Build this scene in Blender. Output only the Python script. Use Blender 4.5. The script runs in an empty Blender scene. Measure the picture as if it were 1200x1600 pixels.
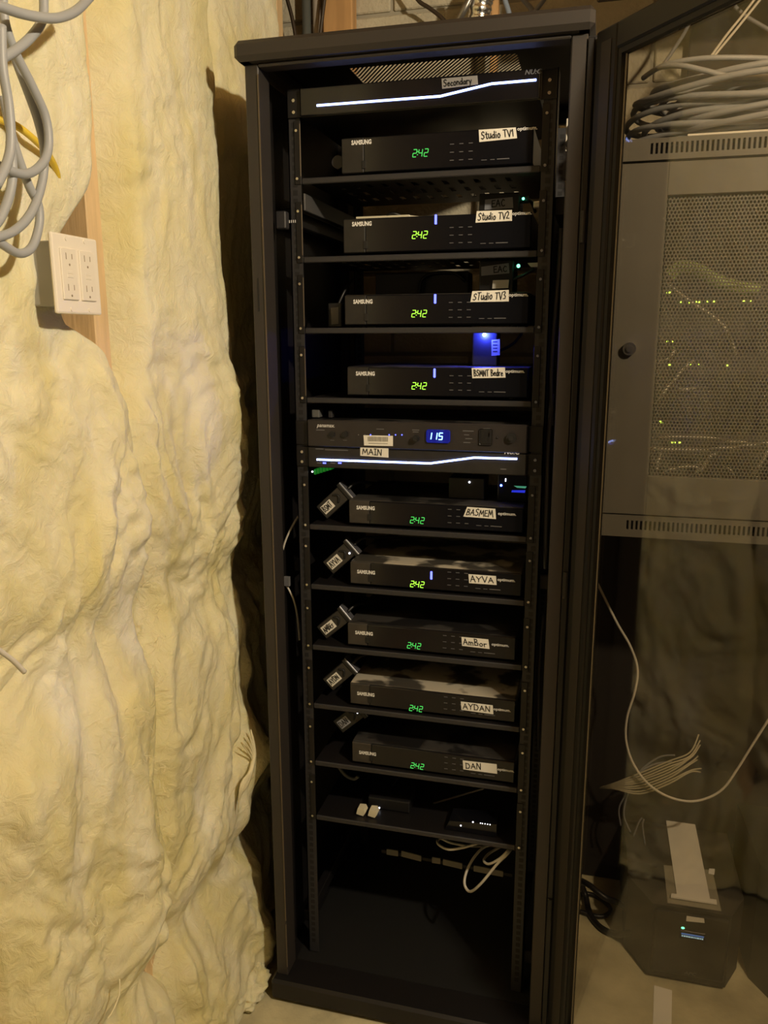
import bpy, bmesh, math, random
from mathutils import Vector, Matrix, noise
random.seed(7)
scene = bpy.context.scene
COL = scene.collection

# ------------------------------------------------------------------ camera
# world axes: X along the rack front, Y into the rack, Z up, metres, floor at z = 0
CAM = Vector((.639, -1.437, 1.469))
YAW, PITCH, ROLL, FPX = math.radians(-14.73), math.radians(12.4), math.radians(-.14), 1250.0
_f = Vector((math.sin(YAW)*math.cos(PITCH), math.cos(YAW)*math.cos(PITCH), -math.sin(PITCH)))
_r = Vector((math.cos(YAW), -math.sin(YAW), 0))
_u = _r.cross(_f)
_r2 = math.cos(ROLL)*_r + math.sin(ROLL)*_u
_u2 = -math.sin(ROLL)*_r + math.cos(ROLL)*_u
cam_data = bpy.data.cameras.new('camera')
cam_data.sensor_fit = 'VERTICAL'
cam_data.sensor_height = 36
cam_data.lens = FPX/1600*36
cam_data.clip_start = .02
cam = bpy.data.objects.new('camera', cam_data)
m = Matrix((_r2, _u2, -_f)).transposed().to_4x4()
m.translation = CAM
cam.matrix_world = m
COL.objects.link(cam)
scene.camera = cam

# ------------------------------------------------------------------ light
world = bpy.data.worlds.new('world')
scene.world = world
world.use_nodes = True
bg = world.node_tree.nodes['Background']
bg.inputs[0].default_value = (1.0, .86, .68, 1)
bg.inputs[1].default_value = .035
LAMP = Vector((1.50, -1.08, 2.20))
ld = bpy.data.lights.new('ceiling_bulb_light', 'POINT')
ld.energy = 108
ld.color = (1.0, .845, .60)
ld.shadow_soft_size = .035
lo = bpy.data.objects.new('ceiling_bulb_light', ld)
lo.location = LAMP
COL.objects.link(lo)
scene.view_settings.view_transform = 'Standard'
scene.view_settings.look = 'None'
scene.view_settings.exposure = 0.0
scene.view_settings.gamma = 1
scene.view_settings.use_curve_mapping = False


def _ray(x, y):
    return _r2*((x-600)/FPX) + _u2*((800-y)/FPX) + _f
def at_y(x, y, Y):
    d = _ray(x, y); return CAM + d*((Y-CAM.y)/d.y)
def at_x(x, y, X):
    d = _ray(x, y); return CAM + d*((X-CAM.x)/d.x)
def at_z(x, y, Z):
    d = _ray(x, y); return CAM + d*((Z-CAM.z)/d.z)

# ------------------------------------------------------------------ materials
MATS = {}
def mat(name, color, rough=.5, metal=0, var=0, scale=20, bump=0, bscale=60, emit=None, estr=0, spec=.5, var_col=None, stretch=None, sss=0):
    if name in MATS: return MATS[name]
    M = bpy.data.materials.new(name); M.use_nodes = True
    nt = M.node_tree; N = nt.nodes; L = nt.links
    b = N['Principled BSDF']
    b.inputs['Base Color'].default_value = (*color, 1)
    b.inputs['Roughness'].default_value = rough
    b.inputs['Metallic'].default_value = metal
    b.inputs['Specular IOR Level'].default_value = spec
    if emit:
        b.inputs['Emission Color'].default_value = (*emit, 1); b.inputs['Emission Strength'].default_value = estr
    if var or bump:
        tc = N.new('ShaderNodeTexCoord'); mp = N.new('ShaderNodeMapping')
        geo = N.new('ShaderNodeNewGeometry')
        L.new(geo.outputs['Position'], mp.inputs['Vector'])
        if stretch: mp.inputs['Scale'].default_value = stretch
    if var:
        nz = N.new('ShaderNodeTexNoise'); nz.inputs['Scale'].default_value = scale; nz.inputs['Detail'].default_value = 6
        L.new(mp.outputs['Vector'], nz.inputs['Vector'])
        rp = N.new('ShaderNodeValToRGB')
        c2 = var_col or tuple(max(0, c*(1-var)) for c in color)
        rp.color_ramp.elements[0].position = .35; rp.color_ramp.elements[1].position = .65
        rp.color_ramp.elements[0].color = (*c2, 1); rp.color_ramp.elements[1].color = (*color, 1)
        L.new(nz.outputs['Fac'], rp.inputs['Fac']); L.new(rp.outputs['Color'], b.inputs['Base Color'])
    if bump:
        n2 = N.new('ShaderNodeTexNoise'); n2.inputs['Scale'].default_value = bscale; n2.inputs['Detail'].default_value = 8
        L.new(mp.outputs['Vector'], n2.inputs['Vector'])
        bp = N.new('ShaderNodeBump'); bp.inputs['Strength'].default_value = bump; bp.inputs['Distance'].default_value = .01
        L.new(n2.outputs['Fac'], bp.inputs['Height']); L.new(bp.outputs['Normal'], b.inputs['Normal'])
    if sss:
        b.inputs['Subsurface Weight'].default_value = sss
        b.inputs['Subsurface Radius'].default_value = (.02, .014, .006)
    MATS[name] = M
    return M

def dusty(name, color, dust, amount, rough=.35, scale=14):
    """dark plastic with settled dust in irregular patches on upward faces"""
    M = mat(name, color, rough); nt = M.node_tree; N = nt.nodes; L = nt.links; b = N['Principled BSDF']
    geo = N.new('ShaderNodeNewGeometry'); sx = N.new('ShaderNodeSeparateXYZ'); L.new(geo.outputs['Normal'], sx.inputs[0])
    nz = N.new('ShaderNodeTexNoise'); nz.inputs['Scale'].default_value = scale; nz.inputs['Detail'].default_value = 3
    L.new(geo.outputs['Position'], nz.inputs['Vector'])
    rp = N.new('ShaderNodeValToRGB'); rp.color_ramp.elements[0].position = .46; rp.color_ramp.elements[1].position = .54
    rp.color_ramp.elements[0].color = (.12, .12, .12, 1)
    L.new(nz.outputs['Fac'], rp.inputs['Fac'])
    mu = N.new('ShaderNodeMath'); mu.operation = 'MULTIPLY'; mu.use_clamp = True
    L.new(sx.outputs['Z'], mu.inputs[0]); L.new(rp.outputs['Color'], mu.inputs[1])
    m2 = N.new('ShaderNodeMath'); m2.operation = 'MULTIPLY'; m2.inputs[1].default_value = amount; m2.use_clamp = True
    L.new(mu.outputs[0], m2.inputs[0])
    mx = N.new('ShaderNodeMix'); mx.data_type = 'RGBA'
    mx.inputs['A'].default_value = (*color, 1); mx.inputs['B'].default_value = (*dust, 1)
    L.new(m2.outputs[0], mx.inputs['Factor']); L.new(mx.outputs['Result'], b.inputs['Base Color'])
    mr = N.new('ShaderNodeMapRange'); mr.inputs['To Min'].default_value = rough; mr.inputs['To Max'].default_value = .9
    L.new(m2.outputs[0], mr.inputs['Value']); L.new(mr.outputs['Result'], b.inputs['Roughness'])
    return M

def glass_mat():
    M = bpy.data.materials.new('smoked_glass'); M.use_nodes = True
    nt = M.node_tree; N = nt.nodes; L = nt.links
    for n in list(N): N.remove(n)
    out = N.new('ShaderNodeOutputMaterial'); mix = N.new('ShaderNodeMixShader')
    tr = N.new('ShaderNodeBsdfTransparent'); tr.inputs[0].default_value = (.73, .69, .62, 1)
    gl = N.new('ShaderNodeBsdfGlossy'); gl.inputs['Roughness'].default_value = .03; gl.inputs[0].default_value = (1, 1, 1, 1)
    fr = N.new('ShaderNodeFresnel')
    gm = N.new('ShaderNodeNewGeometry'); mi = N.new('ShaderNodeMapRange')      # same 1.5 index on both faces of the pane
    mi.inputs['To Min'].default_value = 1.5; mi.inputs['To Max'].default_value = 1/1.5
    L.new(gm.outputs['Backfacing'], mi.inputs['Value']); L.new(mi.outputs['Result'], fr.inputs[0])
    L.new(fr.outputs[0], mix.inputs[0]); L.new(tr.outputs[0], mix.inputs[1]); L.new(gl.outputs[0], mix.inputs[2])
    L.new(mix.outputs[0], out.inputs[0])
    return M

BLACK = mat('black_powder_coat', (.032, .027, .024), .5, bump=.05, bscale=900)
BLACK2 = mat('black_satin_steel', (.008, .007, .0075), .45)
RAIL = mat('rail_dark_steel', (.028, .027, .030), .5)
HOLE = mat('rail_hole_dark', (.012, .0115, .012), .7)
RUBBER = mat('black_rubber', (.008, .008, .008), .6)
PLAST = mat('black_plastic', (.010, .0095, .010), .42)
GLOSS = mat('black_gloss_panel', (.006, .006, .008), .16)
SCREW = mat('screw_nickel', (.7, .68, .65), .25, 1)
LABEL = mat('paper_label', (.80, .78, .72), .7)
LABEL_DIM = mat('paper_label_shaded', (.28, .29, .33), .5)  # shade under the shelves put into the grey of these labels
INK = mat('black_marker_ink', (.01, .01, .012), .6)
PRINT = mat('grey_white_print', (.80, .80, .80), .5)
PRINT_DIM = mat('dim_grey_print', (.12, .12, .13), .5)
WHITEP = mat('white_plastic', (.86, .80, .70), .35)
GREYCAB = mat('grey_cable_jacket', (.36, .375, .40), .45)
WHITECAB = mat('white_cable_jacket', (.66, .62, .54), .45)
BLKCAB = mat('black_cable_jacket', (.012, .011, .011), .45)
YELCAB = mat('yellow_cable_jacket', (.80, .58, .06), .45)
BEIGE = mat('beige_cabinet_paint', (.125, .118, .100), .5, var=.12, scale=9)
WOOD = mat('stud_pine', (.80, .58, .32), .65, var=.22, scale=14, stretch=(3, 3, .35), bump=.15, bscale=40)
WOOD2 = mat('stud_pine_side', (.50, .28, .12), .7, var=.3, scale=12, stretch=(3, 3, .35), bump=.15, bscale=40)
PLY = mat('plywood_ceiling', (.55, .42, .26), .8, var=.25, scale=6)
CONC = mat('concrete_floor', (.60, .54, .34), .85, var=.42, scale=7, bump=.25, bscale=80)
BLOCK = mat('concrete_block', (.55, .50, .38), .9, var=.18, scale=12, bump=.4, bscale=120)
MORTAR = mat('mortar', (.36, .33, .26), .95)
SHEATH = mat('wall_sheathing', (.30, .22, .12), .9, var=.3)
FOIL = mat('foil_duct', (.8, .78, .74), .22, 1, bump=.3, bscale=40)
CREAM = mat('cream_plastic', (.72, .66, .48), .5)
GREYP = mat('grey_box_plastic', (.36, .35, .33), .55)
GLASS = glass_mat()
BODY = dusty('settop_black_dusty', (.009, .0085, .009), (.48, .43, .34), .9)
BODY_L = dusty('settop_black_light_dust', (.009, .0085, .009), (.12, .11, .10), .3)
FACE2 = mat('settop_face_reflection', (.045, .038, .031), .6, var=.3, scale=60)  # reflection on the lower boxes' left ends put into a lighter colour
FACE = mat('settop_face_matte', (.020, .018, .016), .5, var=.3, scale=60)
G_BRI = mat('led_green_bright', (.02, .05, .01), .4, emit=(.42, 1, .06), estr=1.7)
G_DIM = mat('led_green_dim', (.02, .05, .01), .4, emit=(.10, 1, .16), estr=.75)
G_NET = mat('led_yellow_green', (.02, .05, .01), .4, emit=(.55, 1, .08), estr=7)
BLUE = mat('led_blue_bar', (.05, .05, .2), .4, emit=(.08, .10, 1), estr=5)
BLUEDOT = mat('led_blue_dot', (.05, .05, .2), .4, emit=(.05, .10, 1), estr=30)
WAVE = mat('led_white_wave', (.5, .5, .6), .4, emit=(.28, .40, 1), estr=9)
WLED = mat('led_white_dot', (.5, .5, .5), .4, emit=(.9, .9, 1), estr=3)
GDOT = mat('led_green_dot', (.02, .1, .05), .4, emit=(.12, 1, .45), estr=6)
D115 = mat('display_cyan_digits', (.05, .1, .2), .4, emit=(.25, .55, 1), estr=3.2)
DWIN = mat('display_blue_window', (.005, .005, .05), .2, emit=(.01, .02, .5), estr=.35)
LCDB = mat('lcd_backlit_blue', (.03, .06, .15), .3, emit=(.10, .25, .7), estr=.7)
LCDW = mat('lcd_backlit_text', (.2, .4, .5), .3, emit=(.5, .8, 1), estr=.9)

# insulation: yellow glass wool
def wool(name, hue):
    M = mat(name, (0, 0, 0), .95, spec=.1); nt = M.node_tree; N = nt.nodes; L = nt.links; b = N['Principled BSDF']
    geo = N.new('ShaderNodeNewGeometry'); mp = N.new('ShaderNodeMapping'); mp.inputs['Scale'].default_value = (1, 1.2, .55)
    L.new(geo.outputs['Position'], mp.inputs['Vector'])
    n1 = N.new('ShaderNodeTexNoise'); n1.inputs['Scale'].default_value = 7; n1.inputs['Detail'].default_value = 7; n1.inputs['Distortion'].default_value = .6
    L.new(mp.outputs['Vector'], n1.inputs['Vector'])
    rp = N.new('ShaderNodeValToRGB'); e = rp.color_ramp.elements
    e[0].position = .25; e[0].color = (.74*hue[0], .655*hue[1], .29*hue[2], 1)
    e[1].position = .72; e[1].color = (.88*hue[0], .84*hue[1], .67*hue[2], 1)
    k = rp.color_ramp.elements.new(.5); k.color = (.83*hue[0], .765*hue[1], .50*hue[2], 1)
    L.new(n1.outputs['Fac'], rp.inputs['Fac']); L.new(rp.outputs['Color'], b.inputs['Base Color'])
    n2 = N.new('ShaderNodeTexNoise'); n2.inputs['Scale'].default_value = 38; n2.inputs['Detail'].default_value = 12; n2.inputs['Roughness'].default_value = .62; n2.inputs['Distortion'].default_value = .9
    L.new(geo.outputs['Position'], n2.inputs['Vector'])
    bp = N.new('ShaderNodeBump'); bp.inputs['Strength'].default_value = .55; bp.inputs['Distance'].default_value = .014
    L.new(n2.outputs['Fac'], bp.inputs['Height']); L.new(bp.outputs['Normal'], b.inputs['Normal'])
    b.inputs['Subsurface Weight'].default_value = .35
    b.inputs['Subsurface Radius'].default_value = (.022, .017, .009)
    b.inputs['Subsurface Scale'].default_value = 1.0
    return M
WOOL = wool('yellow_glass_wool', (1, 1, 1))
FIBER = mat('glass_wool_fibre', (.84, .76, .50), .9)

# ------------------------------------------------------------------ builders
def link(name, me, material=None, parent=None):
    o = bpy.data.objects.new(name, me); COL.objects.link(o)
    if material and me: 
        if not me.materials: me.materials.append(material)
    if parent: o.parent = parent
    return o
def tag(o, label=None, cat=None, group=None, kind=None):
    if label: o['label'] = label
    if cat: o['category'] = cat
    if group: o['group'] = group
    if kind: o['kind'] = kind
    return o
def thing(name, label, cat, loc=(0, 0, 0), group=None):
    o = bpy.data.objects.new(name, None); COL.objects.link(o); o.location = loc; o.empty_display_size = .05
    return tag(o, label, cat, group)

class MB:
    """collects shapes; build() links them as one mesh object"""
    def __init__(s): s.bm = bmesh.new()
    def box(s, a, b, bev=0, mtx=None, seg=1):
        a = Vector(a); b = Vector(b)
        r = bmesh.ops.create_cube(s.bm, size=1)
        vs = r['verts']; c = (a+b)/2; d = b-a
        for v in vs: v.co = Vector((v.co.x*d.x, v.co.y*d.y, v.co.z*d.z)) + c
        if bev:
            es = list({e for v in vs for e in v.link_edges})
            rr = bmesh.ops.bevel(s.bm, geom=es, offset=bev, segments=seg, affect='EDGES', profile=.5)
            vs = list({v for f in rr['faces'] for v in f.verts} | {v for v in vs if v.is_valid})
        if mtx:
            for v in vs: v.co = mtx @ v.co
        return s
    def cyl(s, p, q, r, n=12, r2=None):
        p = Vector(p); q = Vector(q); d = q-p
        rr = bmesh.ops.create_cone(s.bm, cap_ends=True, segments=n, radius1=r, radius2=r if r2 is None else r2, depth=d.length)
        mt = Matrix.Translation((p+q)/2) @ d.to_track_quat('Z', 'Y').to_matrix().to_4x4()
        for v in rr['verts']: v.co = mt @ v.co
        return s
    def sphere(s, c, r, n=10, sc=(1, 1, 1)):
        rr = bmesh.ops.create_uvsphere(s.bm, u_segments=n, v_segments=n//2+1, radius=r)
        for v in rr['verts']: v.co = Vector((v.co.x*sc[0], v.co.y*sc[1], v.co.z*sc[2])) + Vector(c)
        return s
    def prism(s, pts, ext):
        """planar outline extruded by vector ext"""
        ext = Vector(ext); a = [s.bm.verts.new(Vector(p)) for p in pts]; b = [s.bm.verts.new(Vector(p)+ext) for p in pts]
        n = len(pts)
        s.bm.faces.new(a); s.bm.faces.new(b[::-1])
        for i in range(n): s.bm.faces.new((a[i], b[i], b[(i+1) % n], a[(i+1) % n]))
        return s
    def tube(s, pts, r, n=8, sub=6, closed=False, rfun=None):
        P = spline([Vector(p) for p in pts], sub, closed)
        m_ = len(P); t = [(P[(i+1) % m_ if closed else min(i+1, m_-1)]-P[(i-1) % m_ if closed else max(i-1, 0)]).normalized() for i in range(m_)]
        up = Vector((0, 0, 1)) if abs(t[0].z) < .9 else Vector((1, 0, 0))
        nrm = t[0].cross(up).normalized(); rings = []
        for i in range(m_):
            nrm = (nrm - t[i]*nrm.dot(t[i])).normalized(); bn = t[i].cross(nrm)
            rad = rfun(i/(m_-1))*r if rfun else r
            rings.append([s.bm.verts.new(P[i] + (nrm*math.cos(2*math.pi*k/n) + bn*math.sin(2*math.pi*k/n))*rad) for k in range(n)])
        for i in range(m_ if closed else m_-1):
            A = rings[i]; B = rings[(i+1) % m_]
            for k in range(n): s.bm.faces.new((A[k], A[(k+1) % n], B[(k+1) % n], B[k]))
        if not closed: s.bm.faces.new(rings[0][::-1]); s.bm.faces.new(rings[-1])
        return s
    def ribbon(s, pts, w, ey=.0006):
        """flat pen stroke in an XZ-like plane: pts 3D, offset along normal handled by caller"""
        for a, b in zip(pts[:-1], pts[1:]):
            d = (b-a)
            if d.length < 1e-7: continue
            d.normalize(); nn = Vector((-d.z, 0, d.x))*w/2; e = d*w*.35
            q = [a-e+nn, b+e+nn, b+e-nn, a-e-nn]
            s.prism(q, (0, -ey, 0))
        return s
    def build(s, name, material, parent=None, smooth=False):
        bmesh.ops.recalc_face_normals(s.bm, faces=s.bm.faces)
        me = bpy.data.meshes.new(name); s.bm.to_mesh(me); s.bm.free()
        if smooth:
            for p in me.polygons: p.use_smooth = True
        return link(name, me, material, parent)

def spline(P, sub, closed=False):
    if len(P) < 3 and not closed: return P
    out = []; n = len(P)
    g = (lambda i: P[i % n]) if closed else (lambda i: P[min(max(i, 0), n-1)])
    for i in range(n if closed else n-1):
        p0, p1, p2, p3 = g(i-1), g(i), g(i+1), g(i+2)
        for k in range(sub):
            t = k/sub
            out.append(.5*((2*p1)+(p2-p0)*t+(2*p0-5*p1+4*p2-p3)*t*t+(3*p1-p0-3*p2+p3)*t**3))
    if not closed: out.append(P[-1])
    return out

TXT = {}
def text(name, s_, origin, h, material, parent, width=None, shear=0, bold=0, axes=((1, 0, 0), (0, 0, 1)), align='LEFT', thick=.0003):
    """printed lettering as a flat mesh: origin = lower-left (or centre) of the text"""
    cu = bpy.data.curves.new(name, 'FONT'); cu.body = s_; cu.size = 1; cu.offset = bold; cu.align_x = align; cu.shear = shear; cu.resolution_u = 2
    tmp = bpy.data.objects.new('tmp', cu); COL.objects.link(tmp)
    dg = bpy.context.evaluated_depsgraph_get()
    me = bpy.data.meshes.new_from_object(tmp.evaluated_get(dg)); bpy.data.objects.remove(tmp)
    ys = [v.co.y for v in me.vertices]; xs = [v.co.x for v in me.vertices]
    hh = max(ys)-min(ys); ww = max(xs)-min(xs); y0 = min(ys); x0 = min(xs) if align == 'LEFT' else (min(xs)+max(xs))/2
    k = h/hh; kx = width/ww if width else k
    ax, ay = Vector(axes[0]), Vector(axes[1]); o = Vector(origin)
    for v in me.vertices: v.co = o + ax*((v.co.x-x0)*kx) + ay*((v.co.y-y0)*k)
    me.materials.clear()
    return link(name, me, material, parent)

# pen strokes for handwriting: unit height glyphs
HW = {
 'S': (.6, [[(.55,.85),(.35,1),(.1,.85),(.15,.6),(.45,.45),(.5,.2),(.25,0),(0,.12)]]),
 't': (.4, [[(.2,.95),(.18,.15),(.3,0),(.42,.08)],[(0,.65),(.4,.68)]]),
 'u': (.5, [[(.05,.6),(.05,.15),(.2,0),(.4,.2),(.42,.6)],[(.42,.6),(.45,0)]]),
 'd': (.5, [[(.42,.45),(.2,.55),(.02,.3),(.1,.02),(.3,.05),(.42,.4)],[(.45,1),(.45,0)]]),
 'i': (.2, [[(.1,.55),(.1,0)],[(.1,.8),(.12,.86)]]),
 'o': (.48, [[(.22,.58),(.03,.35),(.1,.05),(.32,.02),(.44,.3),(.34,.55),(.2,.56)]]),
 'T': (.6, [[(0,.97),(.62,1)],[(.3,.98),(.28,0)]]),
 'V': (.58, [[(0,1),(.28,0),(.58,1)]]),
 '1': (.3, [[(.02,.75),(.2,1),(.2,0)]]),
 '2': (.5, [[(.03,.8),(.2,1),(.42,.85),(.38,.55),(.02,.05),(.5,.02)]]),
 '3': (.5, [[(.03,.92),(.3,1),(.42,.8),(.2,.55),(.45,.35),(.35,.05),(.02,.04)]]),
 'B': (.55, [[(.05,1),(.05,0)],[(.0,1),(.35,.95),(.4,.7),(.1,.52),(.5,.4),(.45,.08),(.02,0)]]),
 'M': (.75, [[(0,0),(.12,1),(.36,.3),(.6,1),(.72,0)]]),
 'N': (.6, [[(.02,0),(.08,1),(.5,.02),(.56,1)]]),
 'e': (.45, [[(.04,.3),(.4,.34),(.3,.56),(.08,.48),(.05,.15),(.2,0),(.42,.1)]]),
 'r': (.38, [[(.05,.58),(.08,0)],[(.07,.35),(.2,.55),(.38,.54)]]),
 'A': (.6, [[(0,0),(.28,1),(.56,0)],[(.1,.38),(.5,.4)]]),
 'Y': (.55, [[(0,1),(.26,.5),(.54,1)],[(.26,.5),(.22,0)]]),
 'D': (.6, [[(.06,1),(.05,0)],[(0,1),(.4,.9),(.56,.5),(.4,.08),(0,0)]]),
 'm': (.68, [[(.03,.58),(.05,0)],[(.05,.4),(.2,.56),(.3,.4),(.31,0)],[(.31,.4),(.46,.56),(.58,.4),(.6,0)]]),
 'b': (.48, [[(.05,1),(.05,0)],[(.05,.4),(.25,.56),(.42,.3),(.3,.02),(.06,.06)]]),
 'I': (.3, [[(.15,1),(.15,0)],[(0,1),(.3,1)],[(0,0),(.3,0)]]),
 'E': (.5, [[(.48,1),(.04,.98),(.05,0),(.5,.02)],[(.05,.52),(.4,.54)]]),
 'C': (.55, [[(.5,.85),(.28,1),(.05,.6),(.1,.15),(.3,0),(.52,.12)]]),
 'c': (.42, [[(.38,.48),(.2,.58),(.04,.3),(.15,.02),(.4,.1)]]),
 'n': (.46, [[(.04,.58),(.05,0)],[(.05,.38),(.22,.56),(.38,.42),(.4,0)]]),
 'a': (.46, [[(.4,.5),(.18,.57),(.03,.3),(.12,.02),(.3,.08),(.4,.5)],[(.4,.5),(.43,0)]]),
 'y': (.46, [[(.03,.58),(.2,.1)],[(.42,.58),(.1,-.3)]]),
 'O': (.6, [[(.3,1),(.05,.65),(.1,.15),(.32,0),(.55,.35),(.48,.85),(.28,1)]]),
 ' ': (.3, []),
}
def scribble(word, corners, parent, pen=.0013, margin=(.06, .94), vert=(.22, .8), material=None, seed=0, eps=.0008, normal=(0, -1, 0)):
    """handwritten word on a quad label; corners TL, TR, BR, BL"""
    TL, TR, BR, BL = corners; rnd = random.Random(seed+len(word)); N_ = Vector(normal)
    tot = sum(HW[c][0]+.12 for c in word); x = 0; mb = MB()
    pw = ((TR-TL).cross(BL-TL)).normalized()
    for c in word:
        w, st = HW[c]; jy = rnd.uniform(-.05, .05); js = rnd.uniform(.9, 1.1)
        for poly in st:
            q = []
            for (a, b) in poly:
                u = margin[0] + (margin[1]-margin[0])*(x+a)/tot; v = vert[0] + (vert[1]-vert[0])*(b*js+jy)
                q.append((TL*(1-u)+TR*u)*v + (BL*(1-u)+BR*u)*(1-v) + N_*eps)
            for a, b in zip(q[:-1], q[1:]):
                d = b-a
                if d.length < 1e-7: continue
                d.normalize(); nn = pw.cross(d)*pen/2; e = d*pen*.35
                mb.prism([a-e+nn, b+e+nn, b+e-nn, a-e-nn], N_*.0003)
        x += w+.12
    return mb.build('handwriting', material or INK, parent)

def quad(name, corners, material, parent, th=.0005, normal=(0, -1, 0)):
    return MB().prism(corners, Vector(normal)*th).build(name, material, parent)

def tube_thing(name, label, cat, pts, r, material, group=None, n=8, sub=6, closed=False):
    o = MB().tube(pts, r, n, sub, closed).build(name, material, None, True)
    return tag(o, label, cat, group)

# ================================================================== SETTING
BACK = .66          # back wall plane
# floor
o = MB().box((-.35, -3.2, -.08), (2.8, BACK+.02, 0)).build('floor', CONC); tag(o, 'bare dusty concrete basement floor', 'floor', kind='structure')
# left wall: sheathing with studs 16 inches apart, bays open to the room
XF = -.13           # room face of the studs
wl = MB().box((-.30, -3.2, 0), (-.225, BACK, 2.46)).build('wall_left', SHEATH); tag(wl, 'open stud basement wall behind yellow insulation', 'wall', kind='structure')
STUDS = [-1.092, -.686, -.28, .126, .532]
for sy in STUDS:
    s_ = MB().box((XF-.089, sy-.019, .038), (XF, sy+.019, 2.42), .002).build('stud', WOOD, wl)
MB().box((XF-.089, -3.2, 0), (XF, BACK-.005, .038), .002).build('bottom_plate', WOOD2, wl)
MB().box((XF-.089, -3.2, 2.42), (XF, BACK-.005, 2.458), .002).build('top_plate', WOOD2, wl)
# back wall of concrete blocks
wb = MB().box((-.30, BACK+.004, 0), (2.8, BACK+.2, 2.46)).build('wall_back', MORTAR); tag(wb, 'pale concrete block wall behind the racks', 'wall', kind='structure')
bw, bh, j = .397, .194, .0095
blk = None; row = 0; z = .002
while z < 2.44:
    x = -.29 - (0 if row % 2 else .2)
    while x < 2.75:
        x0, x1 = max(x, -.295), min(x+bw, 2.79)
        if x1-x0 > .05:
            if abs(x1-x0-bw) < 1e-4 and z+bh < 2.45:
                if blk is None:
                    blk = MB().box((0, 0, 0), (bw, .03, bh), .003).build('block', BLOCK, wb); b_ = blk
                else:
                    b_ = blk.copy(); COL.objects.link(b_)
                b_.location = (x0, BACK-.004, z)
            else:
                b_ = MB().box((x0, BACK-.004, z), (x1, BACK+.026, min(z+bh, 2.455)), .003).build('block', BLOCK, wb)
        x += bw+j
    z += bh+j; row += 1
# ceiling with joists
ce = MB().box((-.30, -3.2, 2.66), (2.8, BACK+.2, 2.68)).build('ceiling', PLY); tag(ce, 'plywood subfloor ceiling with pine joists', 'ceiling', kind='structure')
for i in range(8):
    jx = -.15 + i*.406
    MB().box((jx-.019, -3.2, 2.46), (jx+.019, BACK+.2, 2.66), .002).build('joist', WOOD, ce)

# ------------------------------------------------------------------ insulation batts
def smooth(a, b, x):
    t = min(1, max(0, (x-a)/(b-a))); return t*t*(3-2*t)
def gauss(y, z, y0, z0, sy, sz): return math.exp(-((y-y0)/sy)**2-((z-z0)/sz)**2)
def seam(z): return 1-min(1, .9*gauss(0, z, 0, .99, 1, .085)+1.0*gauss(0, z, 0, .33, 1, .06))
def batt(label, yl, yr, z0=.02, z1=2.40, amp=1.0, seed=0, bumps=(), base=.045, step=.006, tuck=.03):
    """glass wool batt: yl(z), yr(z) are the side edges; surface puffed toward the room (+X)"""
    nz = int((z1-z0)/step); bm = bmesh.new(); rows = []
    for k in range(nz+1):
        z = z0+(z1-z0)*k/nz; a, b = yl(z), yr(z); ny = 74; row = []
        rough = .30+.70*smooth(1.62, 1.25, z); low = smooth(1.46, 1.32, z)
        for i in range(ny+1):
            u = i/ny; y = a+(b-a)*u
            ee = min(u, 1-u)*(b-a)
            pil = smooth(0, .05, ee)**.6
            p = Vector((seed*3.1, y*2.4, z*1.6))
            w = noise.noise_vector(p*2.1)
            q = Vector((seed*1.7, y*5.0, z*3.6)) + w*.8
            big = noise.noise(p*1.5)
            puff = math.sqrt(noise.noise(q*1.2)**2+.006); puff2 = math.sqrt(noise.noise(q*2.7+Vector((5, 1, 2)))**2+.008)
            te = noise.noise(q*1.1+Vector((9, 4, 1)))*2.6; fl = math.floor(te); ter = fl+smooth(.34, .66, te-fl)     # torn layers
            fine = noise.fractal(q*5, .9, 2.1, 4)
            mid = noise.noise(Vector((seed, y*19, z*17))+w*1.6)
            edge0 = .012 + .042*low*seam(z)
            x = XF-.03 + edge0 + (.018+base-.030*low)*pil + amp*(big*.014 + ter*.0055*(.25+rough) + rough*(puff*.030+puff2*.018-.012) + fine*.0050*(.3+rough) + mid*.0045*rough)*(.3+.7*pil)
            for (by, bz, sy, sz, h) in bumps: x += h*gauss(y, z, by, bz, sy, sz)
            yy = y + (noise.noise(Vector((seed, y*9, z*9)))*.006 + noise.noise(Vector((seed+4, y*30, z*25)))*.0025)*(.3+.7*rough)
            row.append(bm.verts.new((x, yy, z)))
        # side skirts going back into the bay
        first = bm.verts.new((XF-.07, a+.002, z)); last = bm.verts.new((XF-.07, b-.002, z))
        rows.append([first]+row+[last])
    for r0, r1 in zip(rows[:-1], rows[1:]):
        for i in range(len(r0)-1): bm.faces.new((r0[i], r0[i+1], r1[i+1], r1[i]))
    bmesh.ops.recalc_face_normals(bm, faces=bm.faces)
    me = bpy.data.meshes.new('insulation_batt'); bm.to_mesh(me); bm.free()
    for p in me.polygons: p.use_smooth = True
    if me.polygons[len(me.polygons)//2].normal.x < 0: me.flip_normals()
    o = link('insulation_batt', me, WOOL)
    tag(o, label, 'insulation', 'yellow insulation batts in the stud wall')
    return o

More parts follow.
